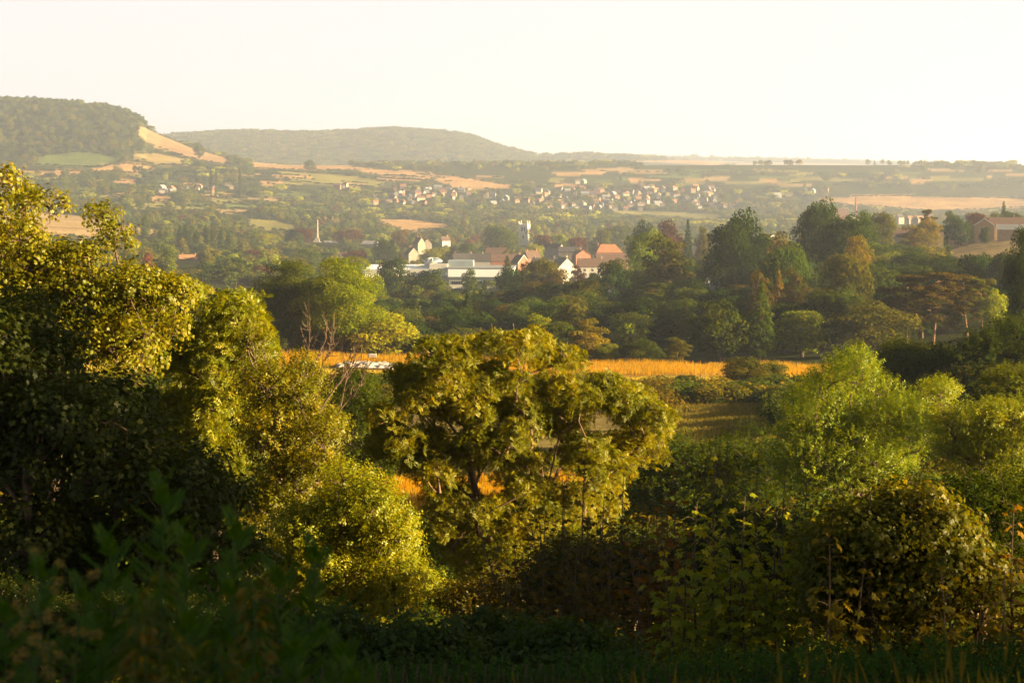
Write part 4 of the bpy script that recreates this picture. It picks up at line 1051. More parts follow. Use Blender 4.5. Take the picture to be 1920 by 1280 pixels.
def add_far(px, D, h, w, idx, rgx):
    x = (px - 960) / F * D; pts.append((x, D, Hs(x, D) - .3)); idxs.append(idx); rots.append((0, 0, rgx.uniform(0, 6.28)))
    hb, wb = specs[idx][4], specs[idx][5] * (1.6 if specs[idx][0] == 'copse' else 1); scs.append((w / wb, w / wb, h / hb))
rf_ = np.random.default_rng(31)
D = 640.0; cu, cd = [], []
while D < 14000:
    s = 12 if D < 2300 else D / 190; s = max(s, 12); 
    span = 2140 if D < 4000 else 2000
    n = int(span / F * D / s)
    u = -100 + span * (np.arange(n) + rf_.uniform(0, 1, n)) / n; cu.append(u); cd.append(D + rf_.uniform(-.5, .5, n) * s); D += s * (1.0 if D < 3000 else 1.2)
cu = np.concatenate(cu); cd = np.concatenate(cd); xs = (cu - 960) / F * cd; zs = H(xs, cd)
_, fid = ground_colour(xs, cd); py = 300 - zs / cd * F
dens = np.ones(len(cu)) * .7
dens[(cd > 2300) & (cd < 5200) & (cu > 700) & (cu < 1400)] = .7
noise = bumps(xs, cd, 120.0, 7.0) + bumps(xs, cd, 300.0, 9.0)
dens *= np.where(noise > -.6, 1, .55)
wood1 = (cd > 3180) & (cd < 4700) & (cu < 272 + 0 * cu) & (fid < 0)
wood2 = (cd > 5600) & (cd < 7600) & (cu < 1000)
dens[wood1 | wood2] = 1
# visible-slope test against the terrain in front (skip what can never be seen)
keep = (rf_.random(len(cu)) < dens) & (fid < 0)
keep &= ~((cd < 1000) & (cu < 520)) 
skyu = np.arange(-160, 2101, 10.0); hor = np.full(len(skyu), 2000.0)
order = np.argsort(cd); lastD = 0
dprof = np.exp(np.linspace(math.log(300), math.log(14000), 400))
prof = np.stack([300 - H((skyu - 960) / F * d_, np.full(len(skyu), d_)) / d_ * F for d_ in dprof]); pmin = np.minimum.accumulate(prof, 0)
for i_ in order:
    if not keep[i_]: continue
    D = cd[i_]; px = cu[i_]
    big = D > 2600
    if wood1[i_]: h = rf_.uniform(6, 15); idx = int(rf_.choice([0, 1, 5, 6, 2, 10, 11])) ; w = rf_.uniform(13, 19) 
    elif wood2[i_]: h = rf_.uniform(10, 16); w = rf_.uniform(34, 50); idx = int(rf_.choice([10, 11, 12, 15]))
    else:
        h = (3.5 + 11.5 * rf_.beta(1.6, 1.9)) * (1 if D < 5000 else 1.1)
        if big and rf_.random() < .55: idx = 10 + int(rf_.integers(6)); w = rf_.uniform(20, 34) * max(1, D / 5500)
        else: idx = int(rf_.choice(18, p=np.array([12, 12, 12, 10, 6, 12, 12, 12, 2, 10] + [0] * 6 + [2, 1.6]) / 103.6)); w = rf_.uniform(9, 15) * max(1, D / 3600); 
        if idx >= 16: w = 6; h *= 1.25
    top = 300 - (zs[i_] + h) / D * F; wp = w / D * F
    k_ = int(np.searchsorted(dprof, D * .97)) - 1
    if k_ > 0 and top > np.interp(px, skyu, pmin[k_]) + 1: continue
    if blocked(px, D, top, wp): continue
    add_far(px, D, h, w, idx, rf_)
# hedgerows along the field edges
for P, d0, d1, c in FIELDS[:26] + FIELDS[29:]:
    for a, b in zip(P, P[1:] + P[:1]):
        n = int(math.hypot(b[0] - a[0], (b[1] - a[1])) / 4.5)
        for t in np.linspace(0, 1, max(n, 1), endpoint=False):
            u_, v_ = a[0] + (b[0] - a[0]) * t, a[1] + (b[1] - a[1]) * t
            dd = np.linspace(d0, d1, 160); vv = 300 - H((u_ - 960) / F * dd, dd) / dd * F
            j_ = int(np.argmin(np.abs(vv - v_)))
            if abs(vv[j_] - v_) > 2.5 or rf_.random() < .25: continue
            D = dd[j_]; add_far(u_ + rf_.uniform(-1.5, 1.5), D, rf_.uniform(1.5, 3.5) * (1.6 if rf_.random() < .15 else 1), rf_.uniform(7, 11) * D / 3500, int(rf_.choice([0, 1, 3, 6])), rf_)
for u_ in np.arange(1020, 1760, 1.6):
    if bumps(np.array([u_]), np.array([0.0]), 22.0, 4.0)[0] < -.9: continue
    D = 9850 + rf_.uniform(-250, 250); add_far(u_ + rf_.uniform(-1, 1), D, rf_.uniform(9, 22) * (1 + .4 * (rf_.random() < .08)), rf_.uniform(26, 46), int(rf_.choice([10, 11, 12, 15])), rf_)
print("far trees", len(pts), "individual auto", len(AUTO))
pm = bpy.data.meshes.new("valley_woodland"); pm.from_pydata(pts, [], [])
for nm, ty, data in (('idx', 'INT', idxs),): a_ = pm.attributes.new(nm, ty, 'POINT'); a_.data.foreach_set('value', np.array(data, np.int32))
for nm, data in (('rot', rots), ('sc', scs)): a_ = pm.attributes.new(nm, 'FLOAT_VECTOR', 'POINT'); a_.data.foreach_set('vector', np.array(data, np.float32).ravel())
def instancer(name, pm, coll, label=None):
    o = link(name, pm, kind='stuff', label=label)
    ng = bpy.data.node_groups.new(name, 'GeometryNodeTree'); ng.interface.new_socket('Geometry', in_out='INPUT', socket_type='NodeSocketGeometry'); ng.interface.new_socket('Geometry', in_out='OUTPUT', socket_type='NodeSocketGeometry')
    L = ng.links.new; gi = ng.nodes.new('NodeGroupInput'); go = ng.nodes.new('NodeGroupOutput')
    ci = ng.nodes.new('GeometryNodeCollectionInfo'); ci.inputs['Collection'].default_value = coll; ci.inputs['Separate Children'].default_value = True; ci.inputs['Reset Children'].default_value = True
    ip = ng.nodes.new('GeometryNodeInstanceOnPoints'); ip.inputs['Pick Instance'].default_value = True
    def na_(n, t):
        q = ng.nodes.new('GeometryNodeInputNamedAttribute'); q.data_type = t; q.inputs[0].default_value = n; return q.outputs[0]
    L(gi.outputs[0], ip.inputs['Points']); L(ci.outputs[0], ip.inputs['Instance']); L(na_('idx', 'INT'), ip.inputs['Instance Index'])
    L(na_('rot', 'FLOAT_VECTOR'), ip.inputs['Rotation']); L(na_('sc', 'FLOAT_VECTOR'), ip.inputs['Scale']); L(ip.outputs[0], go.inputs[0])
    md = o.modifiers.new('scatter', 'NODES'); md.node_group = ng
    return o
instancer("woodland", pm, tcol, "hazy far woods, hedgerows and garden trees filling the valley")

# ------------------------------------------------------------------ foreground trees with branches and leaf sprays
rgS = np.random.default_rng(5)
SPR = {'ash': [spray_ash(rgS) for _ in range(4)], 'maple': [spray_maple(rgS) for _ in range(4)], 'ovate': [spray_ovate(rgS) for _ in range(4)],
       'small': [spray_ovate(rgS, 14, .30, .055, .6) for _ in range(4)], 'willow': [spray_ovate(rgS, 14, .34, .10, .30) for _ in range(4)]}

def big_tree(name, cat, label, D, depth, ell, base_px, leaf, nspray, col, seed, lobes=46, lobe_r=1.0, sscale=1.0, trunk_r=.22, twigs=9, bare=None, mat=None, stems=1, drop=0.0, up=.5, group=None, barkmat=None, min_px=None):
    rg = np.random.default_rng(seed); k_ = D / F
    E = np.array(ell, float); wE = E[:, 2] * E[:, 3]; wE /= wE.sum()
    c = []
    tries = 0
    while len(c) < lobes and tries < 6000:
        tries += 1
        i_ = rg.choice(len(E), p=wE); a = rg.uniform(0, 6.28); r = math.sqrt(rg.random())
        rl = min(lobe_r * rg.uniform(.6, 1.2), min(E[i_, 2], E[i_, 3]) * k_ * .9); rp = rl / k_ * .85
        px = E[i_, 0] + math.cos(a) * r * max(E[i_, 2] - rp, 1); py = E[i_, 1] + math.sin(a) * r * max(E[i_, 3] - rp, 1)
        dd = rg.uniform(-1, 1) * depth * .5
        D2 = D + dd; p = np.array([(px - 960) * k_ * (D2 / D), D2, (300 - py) * k_ * (D2 / D)])
        if all(np.linalg.norm(p - q[:3]) > .55 * min(rl, q[3]) for q in c): c.append(np.array([*p, rl]))
    Lb = np.array(c)
    bx = (base_px - 960) * k_; base = np.array([bx, D, Hs(bx, D)])
    e_ = link(name, None, loc=base, label=label, cat=cat, group=group)
    Lb[:, :3] -= base
    Lb[:, 2] = np.maximum(Lb[:, 2], .3)
    # branches
    zc = np.percentile(Lb[:, 2], 55); cx, cy = Lb[:, 0].mean(), Lb[:, 1].mean()
    nodes = [np.zeros(3)]; par = [-1]
    for s_ in range(stems):
        last = 0; tx = cx + (s_ - (stems - 1) / 2) * 3.2 * (np.ptp(Lb[:, 0]) / 10 if stems > 1 else 0); ph = rg.uniform(0, 6)
        for j in range(1, 9):
            t = j / 8; nodes.append(np.array([tx * t ** 1.3 + .12 * math.sin(ph + t * 6), cy * t + .12 * math.cos(ph + t * 5), zc * t])); par.append(last); last = len(nodes) - 1
    order = np.argsort(np.linalg.norm(Lb[:, :3] - [cx, cy, zc * .6], axis=1)); ends = []
    for i_ in order:
        p = Lb[i_, :3]; Nn = np.array(nodes); d = p - Nn; dist = np.linalg.norm(d, axis=1) + 2.2 * np.maximum(Nn[:, 2] - p[2] + .5, 0) + .6 * (np.abs(d[:, 2]) > 4 * np.hypot(d[:, 0], d[:, 1]))
        dist[0] += 3; j = int(np.argmin(dist)); a = nodes[j]; n_ = max(2, int(np.linalg.norm(p - a) / .55)); last = j
        sag = rg.normal(size=3) * .12 * np.linalg.norm(p - a)
        for q in range(1, n_ + 1):
            t = q / n_; nodes.append(a + (p - a) * t + sag * math.sin(math.pi * t) + rg.normal(size=3) * .035); par.append(last); last = len(nodes) - 1
        ends.append(last)
    cnt = np.zeros(len(nodes))
    for q in ends:
        while q >= 0: cnt[q] += 1; q = par[q]
    Nn = np.array(nodes); rad = trunk_r * (np.maximum(cnt, .6) / cnt.max()) ** .55
    mb = MB(); kids = {}
    for q in range(1, len(nodes)): kids.setdefault(par[q], []).append(q)
    starts = [(0, q) for q in kids.get(0, [])]
    while starts:
        a, b = starts.pop(); ch = [a, b]
        while kids.get(ch[-1]):
            ks = sorted(kids[ch[-1]], key=lambda z_: -cnt[z_]); starts += [(ch[-1], z_) for z_ in ks[1:]]; ch.append(ks[0])
        pts_ = Nn[ch]; rr = rad[ch].copy(); rr[0] = min(rr[0], rr[1] * 1.15)
        if a == 0: pts_ = np.vstack([[0, 0, -.8], pts_]); rr = np.concatenate([[rr[0] * 1.3], rr])
        mb.tube(pts_, rr, 8 if rr[0] > .06 else 5)
    for l in Lb:
        for _ in range(twigs):
            d = rdir(1, rg)[0]; d[2] += .3; s = np.linspace(0, 1, 4)[:, None]
            mb.tube(l[:3] + d * l[3] * s * .95 + rg.normal(size=(4, 3)) * .03 * s, np.linspace(.014, .005, 4) * (1 + trunk_r), 3)
    link('trunk', mb.mesh('trunk', barkmat or BARK, True), e_)
    if bare:
        mb = MB()
        for (a, b, c_, d) in bare:     # bare twigs: px,py start -> end
            dd = rg.uniform(-depth, depth) * .35
            p0 = np.array([(a - 960) * k_, D + dd, (300 - b) * k_]) - base; p1 = np.array([(c_ - 960) * k_, D + dd + rg.uniform(-.6, .6), (300 - d) * k_]) - base
            s = np.linspace(0, 1, 9)[:, None]; ln = np.linalg.norm(p1 - p0)
            br = p0 + (p1 - p0) * s + np.cumsum(rg.normal(size=(9, 3)), 0) * .035 * ln * s; mb.tube(br, np.linspace(.026, .006, 9), 5)
            for _ in range(8):
                t = rg.integers(2, 8); q0 = br[t]; dr = (p1 - p0) / ln + rdir(1, rg)[0] * .75; l2 = ln * rg.uniform(.15, .4)
                tw = q0 + dr * l2 * s[:5] * 2 * .5 + np.cumsum(rg.normal(size=(5, 3)), 0) * .04 * l2; mb.tube(tw, np.linspace(.013, .005, 5), 4)
                for _2 in range(2):
                    q1 = tw[rg.integers(1, 4)]; d3 = dr + rdir(1, rg)[0] * .9; mb.tube([q1, q1 + d3 * l2 * .25, q1 + d3 * l2 * .5 + [0, 0, .05]], [.008, .006, .004], 3)
        link('dead_branch', mb.mesh('dead_branch', BARKP), e_)
    # leaves
    w = Lb[:, 3] ** 2; idx = rg.choice(len(Lb), nspray, p=w / w.sum()); d = rdir(nspray, rg)
    d[:, 2] = np.where((d[:, 2] < -.2) & (rg.random(nspray) < .6), -d[:, 2], d[:, 2])
    rr = np.where(rg.random(nspray) < .3, rg.uniform(.3, .8, nspray), rg.uniform(.75, 1.05, nspray))
    pos = Lb[idx, :3] + d * (Lb[idx, 3] * rr)[:, None] * [1, 1, .8]
    dirs = d * .8 + rdir(nspray, rg) * .5 + [0, 0, up] - np.array([0, 0, drop])
    ltone = rg.uniform(-.14, .14, len(Lb)); tone = np.clip(.5 + ltone[idx] + rg.normal(0, .12, nspray), 0, 1)
    T = SPR[leaf]; Qs, Ts = [], []; which = rg.integers(0, len(T), nspray)
    for v in range(len(T)):
        m = which == v; tq = rg.normal(0, .08, len(T[v]))
        q, t = scatter(T[v], tq, pos[m], dirs[m], sscale * rg.uniform(.75, 1.2, m.sum()), None, tone[m], rg); Qs.append(q); Ts.append(t)
    link('crown', quads_mesh('crown', np.concatenate(Qs), mat or LEAF_NEAR, np.concatenate(Ts)), e_, color=col)
    return e_
BARKP = solid("dead_wood", (.11, .07, .045), var=.3, scale=6)

ASH = (.185, .170, .007); ASH2 = (.160, .140, .008)
big_tree('ash_tree', 'tree', 'great golden-lit ash with two forked trunks standing in the centre', 60, 9,
   [(850,672,85,50),(960,655,85,45),(1050,680,50,42),(775,735,80,60),(900,750,120,80),(1020,770,110,80),(1130,755,90,60),(1190,770,55,55),(1205,830,60,50),(1225,790,40,45),(1235,850,30,35),(1110,860,110,70),(775,835,85,45),(900,850,100,60),(1010,900,90,70),(715,790,45,40),(880,985,50,40),(900,1050,60,50),(1090,945,110,55),(850,940,60,50),(845,1020,60,55),(900,1090,85,50),(740,850,60,45),(1000,960,70,60),(1100,1010,70,50),(850,640,20,25),(1060,650,25,25),(985,1000,60,60),(930,965,65,45),(965,1050,70,50),(785,885,60,35),(830,900,50,35)],
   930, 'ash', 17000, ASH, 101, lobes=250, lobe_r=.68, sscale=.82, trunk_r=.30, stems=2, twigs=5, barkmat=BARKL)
big_tree('maple_tree', 'tree', 'tall sunlit maple whose ragged sprigs rise against the valley at the left edge', 45, 5,
   [(5,350,40,45),(40,385,45,40),(100,390,40,35),(20,460,70,50),(190,412,28,26),(215,455,36,35),(165,480,30,40),(110,500,100,50),(60,560,150,60),(200,560,110,70),(300,570,70,50),(238,410,7,7),(150,640,150,70),(250,650,110,60),(-60,450,60,120),(-60,620,90,140)],
   90, 'maple', 8500, (.17,.155,.008), 102, lobes=130, lobe_r=.55, sscale=.66, trunk_r=.2, twigs=6)
big_tree('ash_tree', 'tree', 'dome-topped yellow-green ash between the left maple and the bare-twigged tree', 58, 7,
   [(430,600,85,62),(345,560,60,40),(475,660,45,70),(380,670,110,80),(300,620,70,60),(430,750,80,80),(350,790,100,80),(480,560,30,25),(410,850,70,60)],
   400, 'ash', 6500, (.19,.19,.008), 103, lobes=110, lobe_r=.8, trunk_r=.2, twigs=5)
big_tree('sycamore_tree', 'tree', 'dense black-green sycamore filling the shaded left side', 29, 5,
   [(40,640,110,90),(60,740,130,110),(150,800,150,110),(60,880,130,130),(230,880,150,110),(330,930,110,90),(100,1040,180,110),(300,1030,140,90),(400,870,50,40),(-60,800,120,250),(420,960,70,60),(200,1130,200,80),(440,1060,70,70)],
   130, 'maple', 9000, (.050,.060,.010), 104, lobes=120, lobe_r=.6, sscale=.62, trunk_r=.2, twigs=4)
big_tree('old_ash_tree', 'tree', 'half-dead tree with pale bare twigs above its thin leaves, left of centre', 50, 6,
   [(560,730,55,70),(520,820,80,80),(600,820,50,60),(490,730,50,50),(570,900,80,60),(520,960,70,60),(610,740,30,35),(470,640,30,30)],
   560, 'ovate', 5200, ASH2, 105, lobes=85, lobe_r=.62, trunk_r=.2, twigs=5,
   bare=[(560,740,565,590),(590,760,640,600),(540,760,520,640),(610,760,680,640),(575,720,600,610),(500,740,470,650),(630,780,690,690),(560,780,640,690),(600,700,622,590),(640,760,660,660)])
big_tree('willow_shrub', 'shrub', 'low bright yellow-green sallow glowing at the foot of the half-dead tree', 42, 4.0,
   [(650,980,80,60),(570,1000,60,55),(700,1040,90,60),(620,1080,100,60),(755,1085,70,50),(790,1110,45,40),(690,1125,100,45),(650,915,75,45),(700,950,50,50),(735,1000,45,50),(560,1080,60,60)],
   680, 'ovate', 8500, (.22,.21,.009), 106, lobes=80, lobe_r=.55, sscale=.85, trunk_r=.10, twigs=5)
big_tree('maple_bush', 'shrub', 'wide field maple bush with olive tips above the right half of the hedge', 22, 3.5,
   [(1700,975,90,38),(1640,1030,110,60),(1755,1040,80,70),(1560,1040,70,45),(1650,1110,170,60),(1730,950,30,22),(1590,985,40,30),(1790,1000,35,40),(1665,945,26,22),(1830,1090,50,50)], 1660, 'maple', 8000, (.13,.12,.010), 113, lobes=110, lobe_r=.30, sscale=.48, trunk_r=.05, twigs=6)
big_tree('lime_tree', 'tree', 'tall pointed lime with a brilliant green crest right of the meadow', 90, 9,
   [(1600,705,50,55),(1550,735,50,55),(1655,735,42,50),(1590,800,110,80),(1500,810,45,90),(1700,790,60,60),(1600,880,130,70),(1730,820,60,50),(1500,880,60,60),(1605,665,18,28),(1545,690,16,28),(1655,695,16,22)],
   1600, 'ovate', 11500, (.165,.200,.012), 107, lobes=130, lobe_r=1.25, sscale=1.25, trunk_r=.25, twigs=3, up=1.0)
big_tree('birch_tree', 'tree', 'bright leafy birch glowing at the edge right of the pointed lime', 76, 7,
   [(1860,790,70,40),(1830,850,90,45),(1900,850,60,60),(1760,745,30,30),(1790,800,50,40),(1950,800,60,60)], 1860, 'small', 7500, (.21,.22,.012), 108, lobes=70, lobe_r=1.0, sscale=1.5, trunk_r=.16, twigs=3)
big_tree('holly_tree', 'tree', 'dark shadowed thicket tree below the glowing birch', 50, 7,
   [(1800,960,110,70),(1880,960,80,80),(1700,950,60,60),(1900,1060,70,80),(1780,1040,110,60),(1960,960,60,100),(1840,1100,110,50)], 1830, 'ovate', 5200, (.045,.060,.012), 109, mat=LEAF, lobes=80, lobe_r=.95, sscale=1.0, trunk_r=.16, twigs=3)
big_tree('elder_bush', 'shrub', 'dark elder thicket in the gully between the centre ash and the lime', 112, 12,
   [(1365,850,50,32),(1425,822,40,28),(1300,880,70,50),(1380,890,110,50),(1450,890,60,50),(1255,850,40,50),(1250,920,60,60),(1350,950,140,50)], 1350, 'ovate', 5200, (.045,.062,.014), 114, mat=LEAF, lobes=80, lobe_r=1.6, sscale=1.9, trunk_r=.14, twigs=2)
for i_, (D, px, el, n, c, lb) in enumerate([(170, 1720, [(1695,680,45,40),(1755,685,50,35),(1725,715,80,35)], 2600, (.065,.078,.012), 'round olive tree behind the crest of the lime'),
    (165, 1860, [(1850,670,60,50),(1905,650,60,60),(1820,720,50,35),(1880,720,70,40),(1960,680,60,80)], 3600, (.045,.060,.012), 'big dark tree at the frame edge below the pines'),
    (125, 1895, [(1890,730,45,38),(1880,765,55,30),(1940,740,50,50)], 2600, (.105,.110,.012), 'golden-green bush between the big dark tree and the birch'),
    (130, 1770, [(1790,790,40,45),(1740,760,45,40)], 1500, (.05,.075,.014), 'dim green tree between the lime and the birch'),
    (120, 660, [(660,740,45,50),(690,780,45,50),(650,820,50,60),(700,860,50,60)], 2600, (.05,.062,.012), 'dark thorn filling the gap left of the great centre ash'),
    (240, 1240, [(1240,790,40,30),(1215,760,30,25)], 1200, (.14,.10,.012), 'orange-lit thorn peeping out behind the right of the centre ash')]):
    big_tree('thicket_tree', 'tree', lb, D, D * .07, el, px, 'ovate', n, c, 130 + i_, lobes=45, lobe_r=D * .0125, mat=LEAF, sscale=D / 58, trunk_r=.16, twigs=2)

for i_, (D, px, el, n, c, lb) in enumerate([(38, 1180, [(1090,1090,110,70),(1200,1080,110,80),(1300,1090,100,80)], 5200, (.030,.036,.010), 'thicket coloured near-black for shade behind the russet saplings'),  # thickets behind the saplings: deep shade put into very dark leaf colours
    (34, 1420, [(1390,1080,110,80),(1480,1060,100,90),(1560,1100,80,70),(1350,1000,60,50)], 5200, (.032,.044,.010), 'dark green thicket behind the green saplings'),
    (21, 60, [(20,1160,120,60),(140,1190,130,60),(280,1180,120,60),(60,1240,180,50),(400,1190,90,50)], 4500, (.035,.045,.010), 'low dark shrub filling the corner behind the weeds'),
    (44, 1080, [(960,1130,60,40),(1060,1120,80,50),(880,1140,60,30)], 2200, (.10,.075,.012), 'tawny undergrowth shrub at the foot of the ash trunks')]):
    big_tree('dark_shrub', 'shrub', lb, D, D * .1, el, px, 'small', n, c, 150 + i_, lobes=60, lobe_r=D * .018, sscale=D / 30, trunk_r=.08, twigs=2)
# sycamore saplings: upright shoots with opposite leaves
def sapling(px, D, pytop, label, seed, n=26, col=(.22,.225,.012), spread=.35, shoots=4):
    rg = np.random.default_rng(seed); x = (px - 960) / F * D; z0 = Hs(x, D); h = (300 - pytop) / F * D - z0
    e_ = link('sycamore_sapling', None, loc=(x, D, z0), label=label, cat='sapling', group='sycamore saplings behind the hedge'); mb = MB(); Q = []; T = []
    for s_ in range(shoots):
        hh = h * (1 if s_ == 0 else rg.uniform(.62, .93)); ox, oy = (0, 0) if s_ == 0 else rg.normal(size=2) * spread * 1.2
        t = np.linspace(0, 1, 9); path = np.stack([ox * t ** .6 + .06 * np.sin(t * 6 + s_), oy * t ** .6 + .05 * np.cos(t * 5), hh * t - .2 * (1 - t)], -1); mb.tube(path, np.linspace(.035, .006, 9), 5)
        for i in range(n):
            tt = 1 - (i / n) ** 1.1 * .85; p = np.array([np.interp(tt, t, path[:, k_]) for k_ in range(3)]); ln = .06 + .30 * (1 - tt) ** .7 + .04
            for sg in (0, 1):
                az = i * 1.57 + sg * math.pi + rg.uniform(-.35, .35); out = np.array([math.cos(az), math.sin(az), .35]); q = p + out * ln * rg.uniform(.7, 1.1)
                mb.tube([p, (p + q) / 2 + [0, 0, .02], q], .004, 3)
                for _ in range(1 if tt > .85 else 3):
                    dd = np.array([math.cos(az + rg.uniform(-.6, .6)), math.sin(az + rg.uniform(-.6, .6)), rg.uniform(-1.1, -.1)]); dd /= np.linalg.norm(dd)
                    nr = np.array([0, 0, 1.0]) + rdir(1, rg)[0] * .4; nr -= dd * (nr @ dd); nr /= np.linalg.norm(nr)
                    Q += maple_leaf(q + rg.normal(size=3) * (.03 + .12 * (1 - tt)), dd, nr, rg.uniform(.08, .125) * (.75 if tt > .93 else 1)); T += [np.clip(.55 + rg.normal(0, .18), 0, 1)] * 5
    link('stem', mb.mesh('stem', BARK), e_); link('crown', quads_mesh('crown', np.array(Q), LEAF_NEAR, T), e_, color=col)
for a in [(1345, 24, 838, 'yellow-green sapling shoot, first left of the tallest one', 1), (1368, 24.6, 806, 'tallest sapling shoot with stacked yellow-green leaf whorls', 2), (1425, 24, 850, 'green leafy sapling right of the tallest shoot', 3),
          (1475, 25, 880, 'sapling with a drooping tip, right of the green leafy one', 4), (1515, 24, 905, 'short sapling next to the maple bush', 5), (1400, 22, 930, 'bushy low sapling below the tallest shoot', 6),
          (1310, 23, 940, 'low dark sapling at the left of the group', 8), (1460, 22, 960, 'bushy low sapling before the drooping one', 9)]:
    sapling(a[0], a[1], a[2], a[3], 200 + a[4], shoots=4 + a[4] % 3, spread=.5)
sapling(1272, 27, 875, 'russet-leaved sapling between the reddish maples and the tallest shoot', 207, col=(.12, .055, .010), spread=.5, shoots=5)
for k_, (px, top, D, lb) in enumerate([(1060, 905, 33, 'russet maple sapling close to the right ash trunk'), (1098, 872, 32, 'tall russet sapling before the lower right of the great ash'), (1135, 925, 31, 'reddish sapling between the two tall russet ones'),
        (1172, 880, 32.5, 'second tall russet sapling below the golden ash leaves'), (1210, 915, 31, 'dark red sapling right of the tall russet pair'), (1245, 945, 30, 'low russet sapling left of the green sapling group'), (1025, 960, 31, 'low brown sapling beside the ash trunks'), (1150, 990, 28, 'bushy dark sapling in front of the russet ones'), (1085, 1010, 28, 'bushy brownish sapling below the right ash trunk'), (1225, 1010, 27, 'bushy dark sapling before the low russet one')]):
    sapling(px, D, top, lb, 230 + k_, col=(.085, .062, .010), spread=.75, shoots=7, n=30)
for k_, (px, top, lb) in enumerate([(1565, 965, 'olive shoot at the left edge of the maple bush'), (1636, 950, 'olive shoot rising from the left half of the maple bush'), (1722, 938, 'tallest olive shoot rising from the maple bush'), (1788, 980, 'olive shoot at the right edge of the maple bush')]):
    sapling(px, 20.5, top - 28, lb, 260 + k_, col=(.17, .13, .012), spread=.3, shoots=5)
for px, top, lb, s_ in ((1838, 985, 'orange-tipped sapling rising right of the maple bush', 211), (1905, 950, 'russet sapling at the frame edge above the hedge', 212), (1870, 1040, 'low brownish sapling between the two russet ones', 213)):
    sapling(px, 21, top, lb, s_, col=(.12, .075, .010), spread=.35, shoots=4)

# unseen oaks placed to shade the slope, outside the picture on the sun side
for i_, (x, y, h, w) in enumerate([(24, 22, 9, 13), (21, 7, 16, 15), (34, 25.5, 21, 12.5), (36, 9.5, 17, 14), (46, 23.3, 24, 12.5), (46, 6, 22, 14), (23, -3, 17, 14), (33, -1, 19, 14)]):
    cr, tr, hh, ww = TEMPL['broad'][i_ % 2]; e_ = link('broadleaf_tree', None, loc=(x, y, Hs(x, y)), label=['low unseen oak placed to part-shade the saplings', 'unseen oak placed to shade the near slope', 'unseen oak placed to shade the left sycamore', 'unseen oak placed to dapple the maple bush', 'tallest of the unseen shading oaks', 'outer unseen oak placed to shade the near slope', 'unseen oak placed to shade the weeds', 'outer unseen oak placed to shade the weeds'][i_], cat='tree')
    e_.scale = (w / ww, w / ww, h / hh); link('trunk', tr, e_); link('crown', cr, e_, color=TONE['dark green'])

# ------------------------------------------------------------------ hedge, brambles, weeds and grass at the garden edge
def leafmass(name, cat, label, P, D_, n, spray, sscale, col, seed, kind=None, group=None, dirz=.6, tone=.5):
    rg = np.random.default_rng(seed); pos = P(rg, n); dirs = rdir(n, rg) * .8 + [0, -.3, dirz]
    T = SPR[spray]; wh = rg.integers(0, 4, n); Qs, Ts = [], []
    for v in range(4):
        m = wh == v; q, t = scatter(T[v], rg.normal(0, .08, len(T[v])), pos[m], dirs[m], sscale * rg.uniform(.7, 1.25, m.sum()), None, np.clip(tone + rg.normal(0, .16, m.sum()), 0, 1), rg); Qs.append(q); Ts.append(t)
    Q = np.concatenate(Qs); c = pos.mean(0); c[2] = pos[:, 2].min(); Q = Q - c
    e_ = link(name, None, loc=c, label=label, cat=cat, group=group, kind=kind)
    link('foliage', quads_mesh('foliage', Q, LEAF_NEAR, np.concatenate(Ts)), e_, color=col)
    return e_, c
def hedgeP(rg, n):
    px = rg.uniform(430, 2000, n); D = 13 + rg.uniform(-.75, .75, n); top = np.interp(px, [430, 620, 900, 1200, 1600, 1920], [1318, 1303, 1294, 1282, 1266, 1250]) + 6 * np.sin(px / 37) + 4 * np.sin(px / 13)
    z = (300 - top) / F * 13; x = (px - 960) / F * 13
    face = rg.random(n); zz = np.where(face < .5, z - rg.uniform(0, .12, n), z - rg.uniform(0, .9, n)); D = np.where(face < .5, D, 13 - .75 + rg.uniform(-.08, .25, n))
    return np.stack([x, D, zz], -1)
e_, c = leafmass('hedge', 'hedge', 'long clipped dark green hedge running along the bottom of the slope garden', hedgeP, 13, 10000, 'small', .42, (.045, .100, .013), 301)
mb = MB()
for px in np.arange(450, 2000, 26):
    x = (px - 960) / F * 13; z = (300 - 1235) / F * 13; g = Hs(x, 13); p0 = np.array([x, 13, g - .1]) - c
    for k_ in range(3): mb.tube([p0, p0 + [.05 * k_, .1 * (k_ - 1), (z - g) * .6], p0 + [.16 * (k_ - 1), .25 * (k_ - 1), (z - g)]], [.02, .014, .006], 5)
link('stem', mb.mesh('stem', BARK), e_)
def bankP(cx, w, top, D, dep):
    def P(rg, n):
        px = rg.normal(cx, w * .42, n); px = np.clip(px, cx - w, cx + w); t = (px - cx) / w; tp = top + 42 + 45 * t * t + 8 * np.sin(px / 21)
        Dd = D + rg.uniform(-dep, dep, n); z = (300 - tp) / F * D - np.abs(Dd - D) * .25 - rg.random(n) ** 2 * .7
        return np.stack([(px - 960) / F * D, Dd, z], -1)
    return P
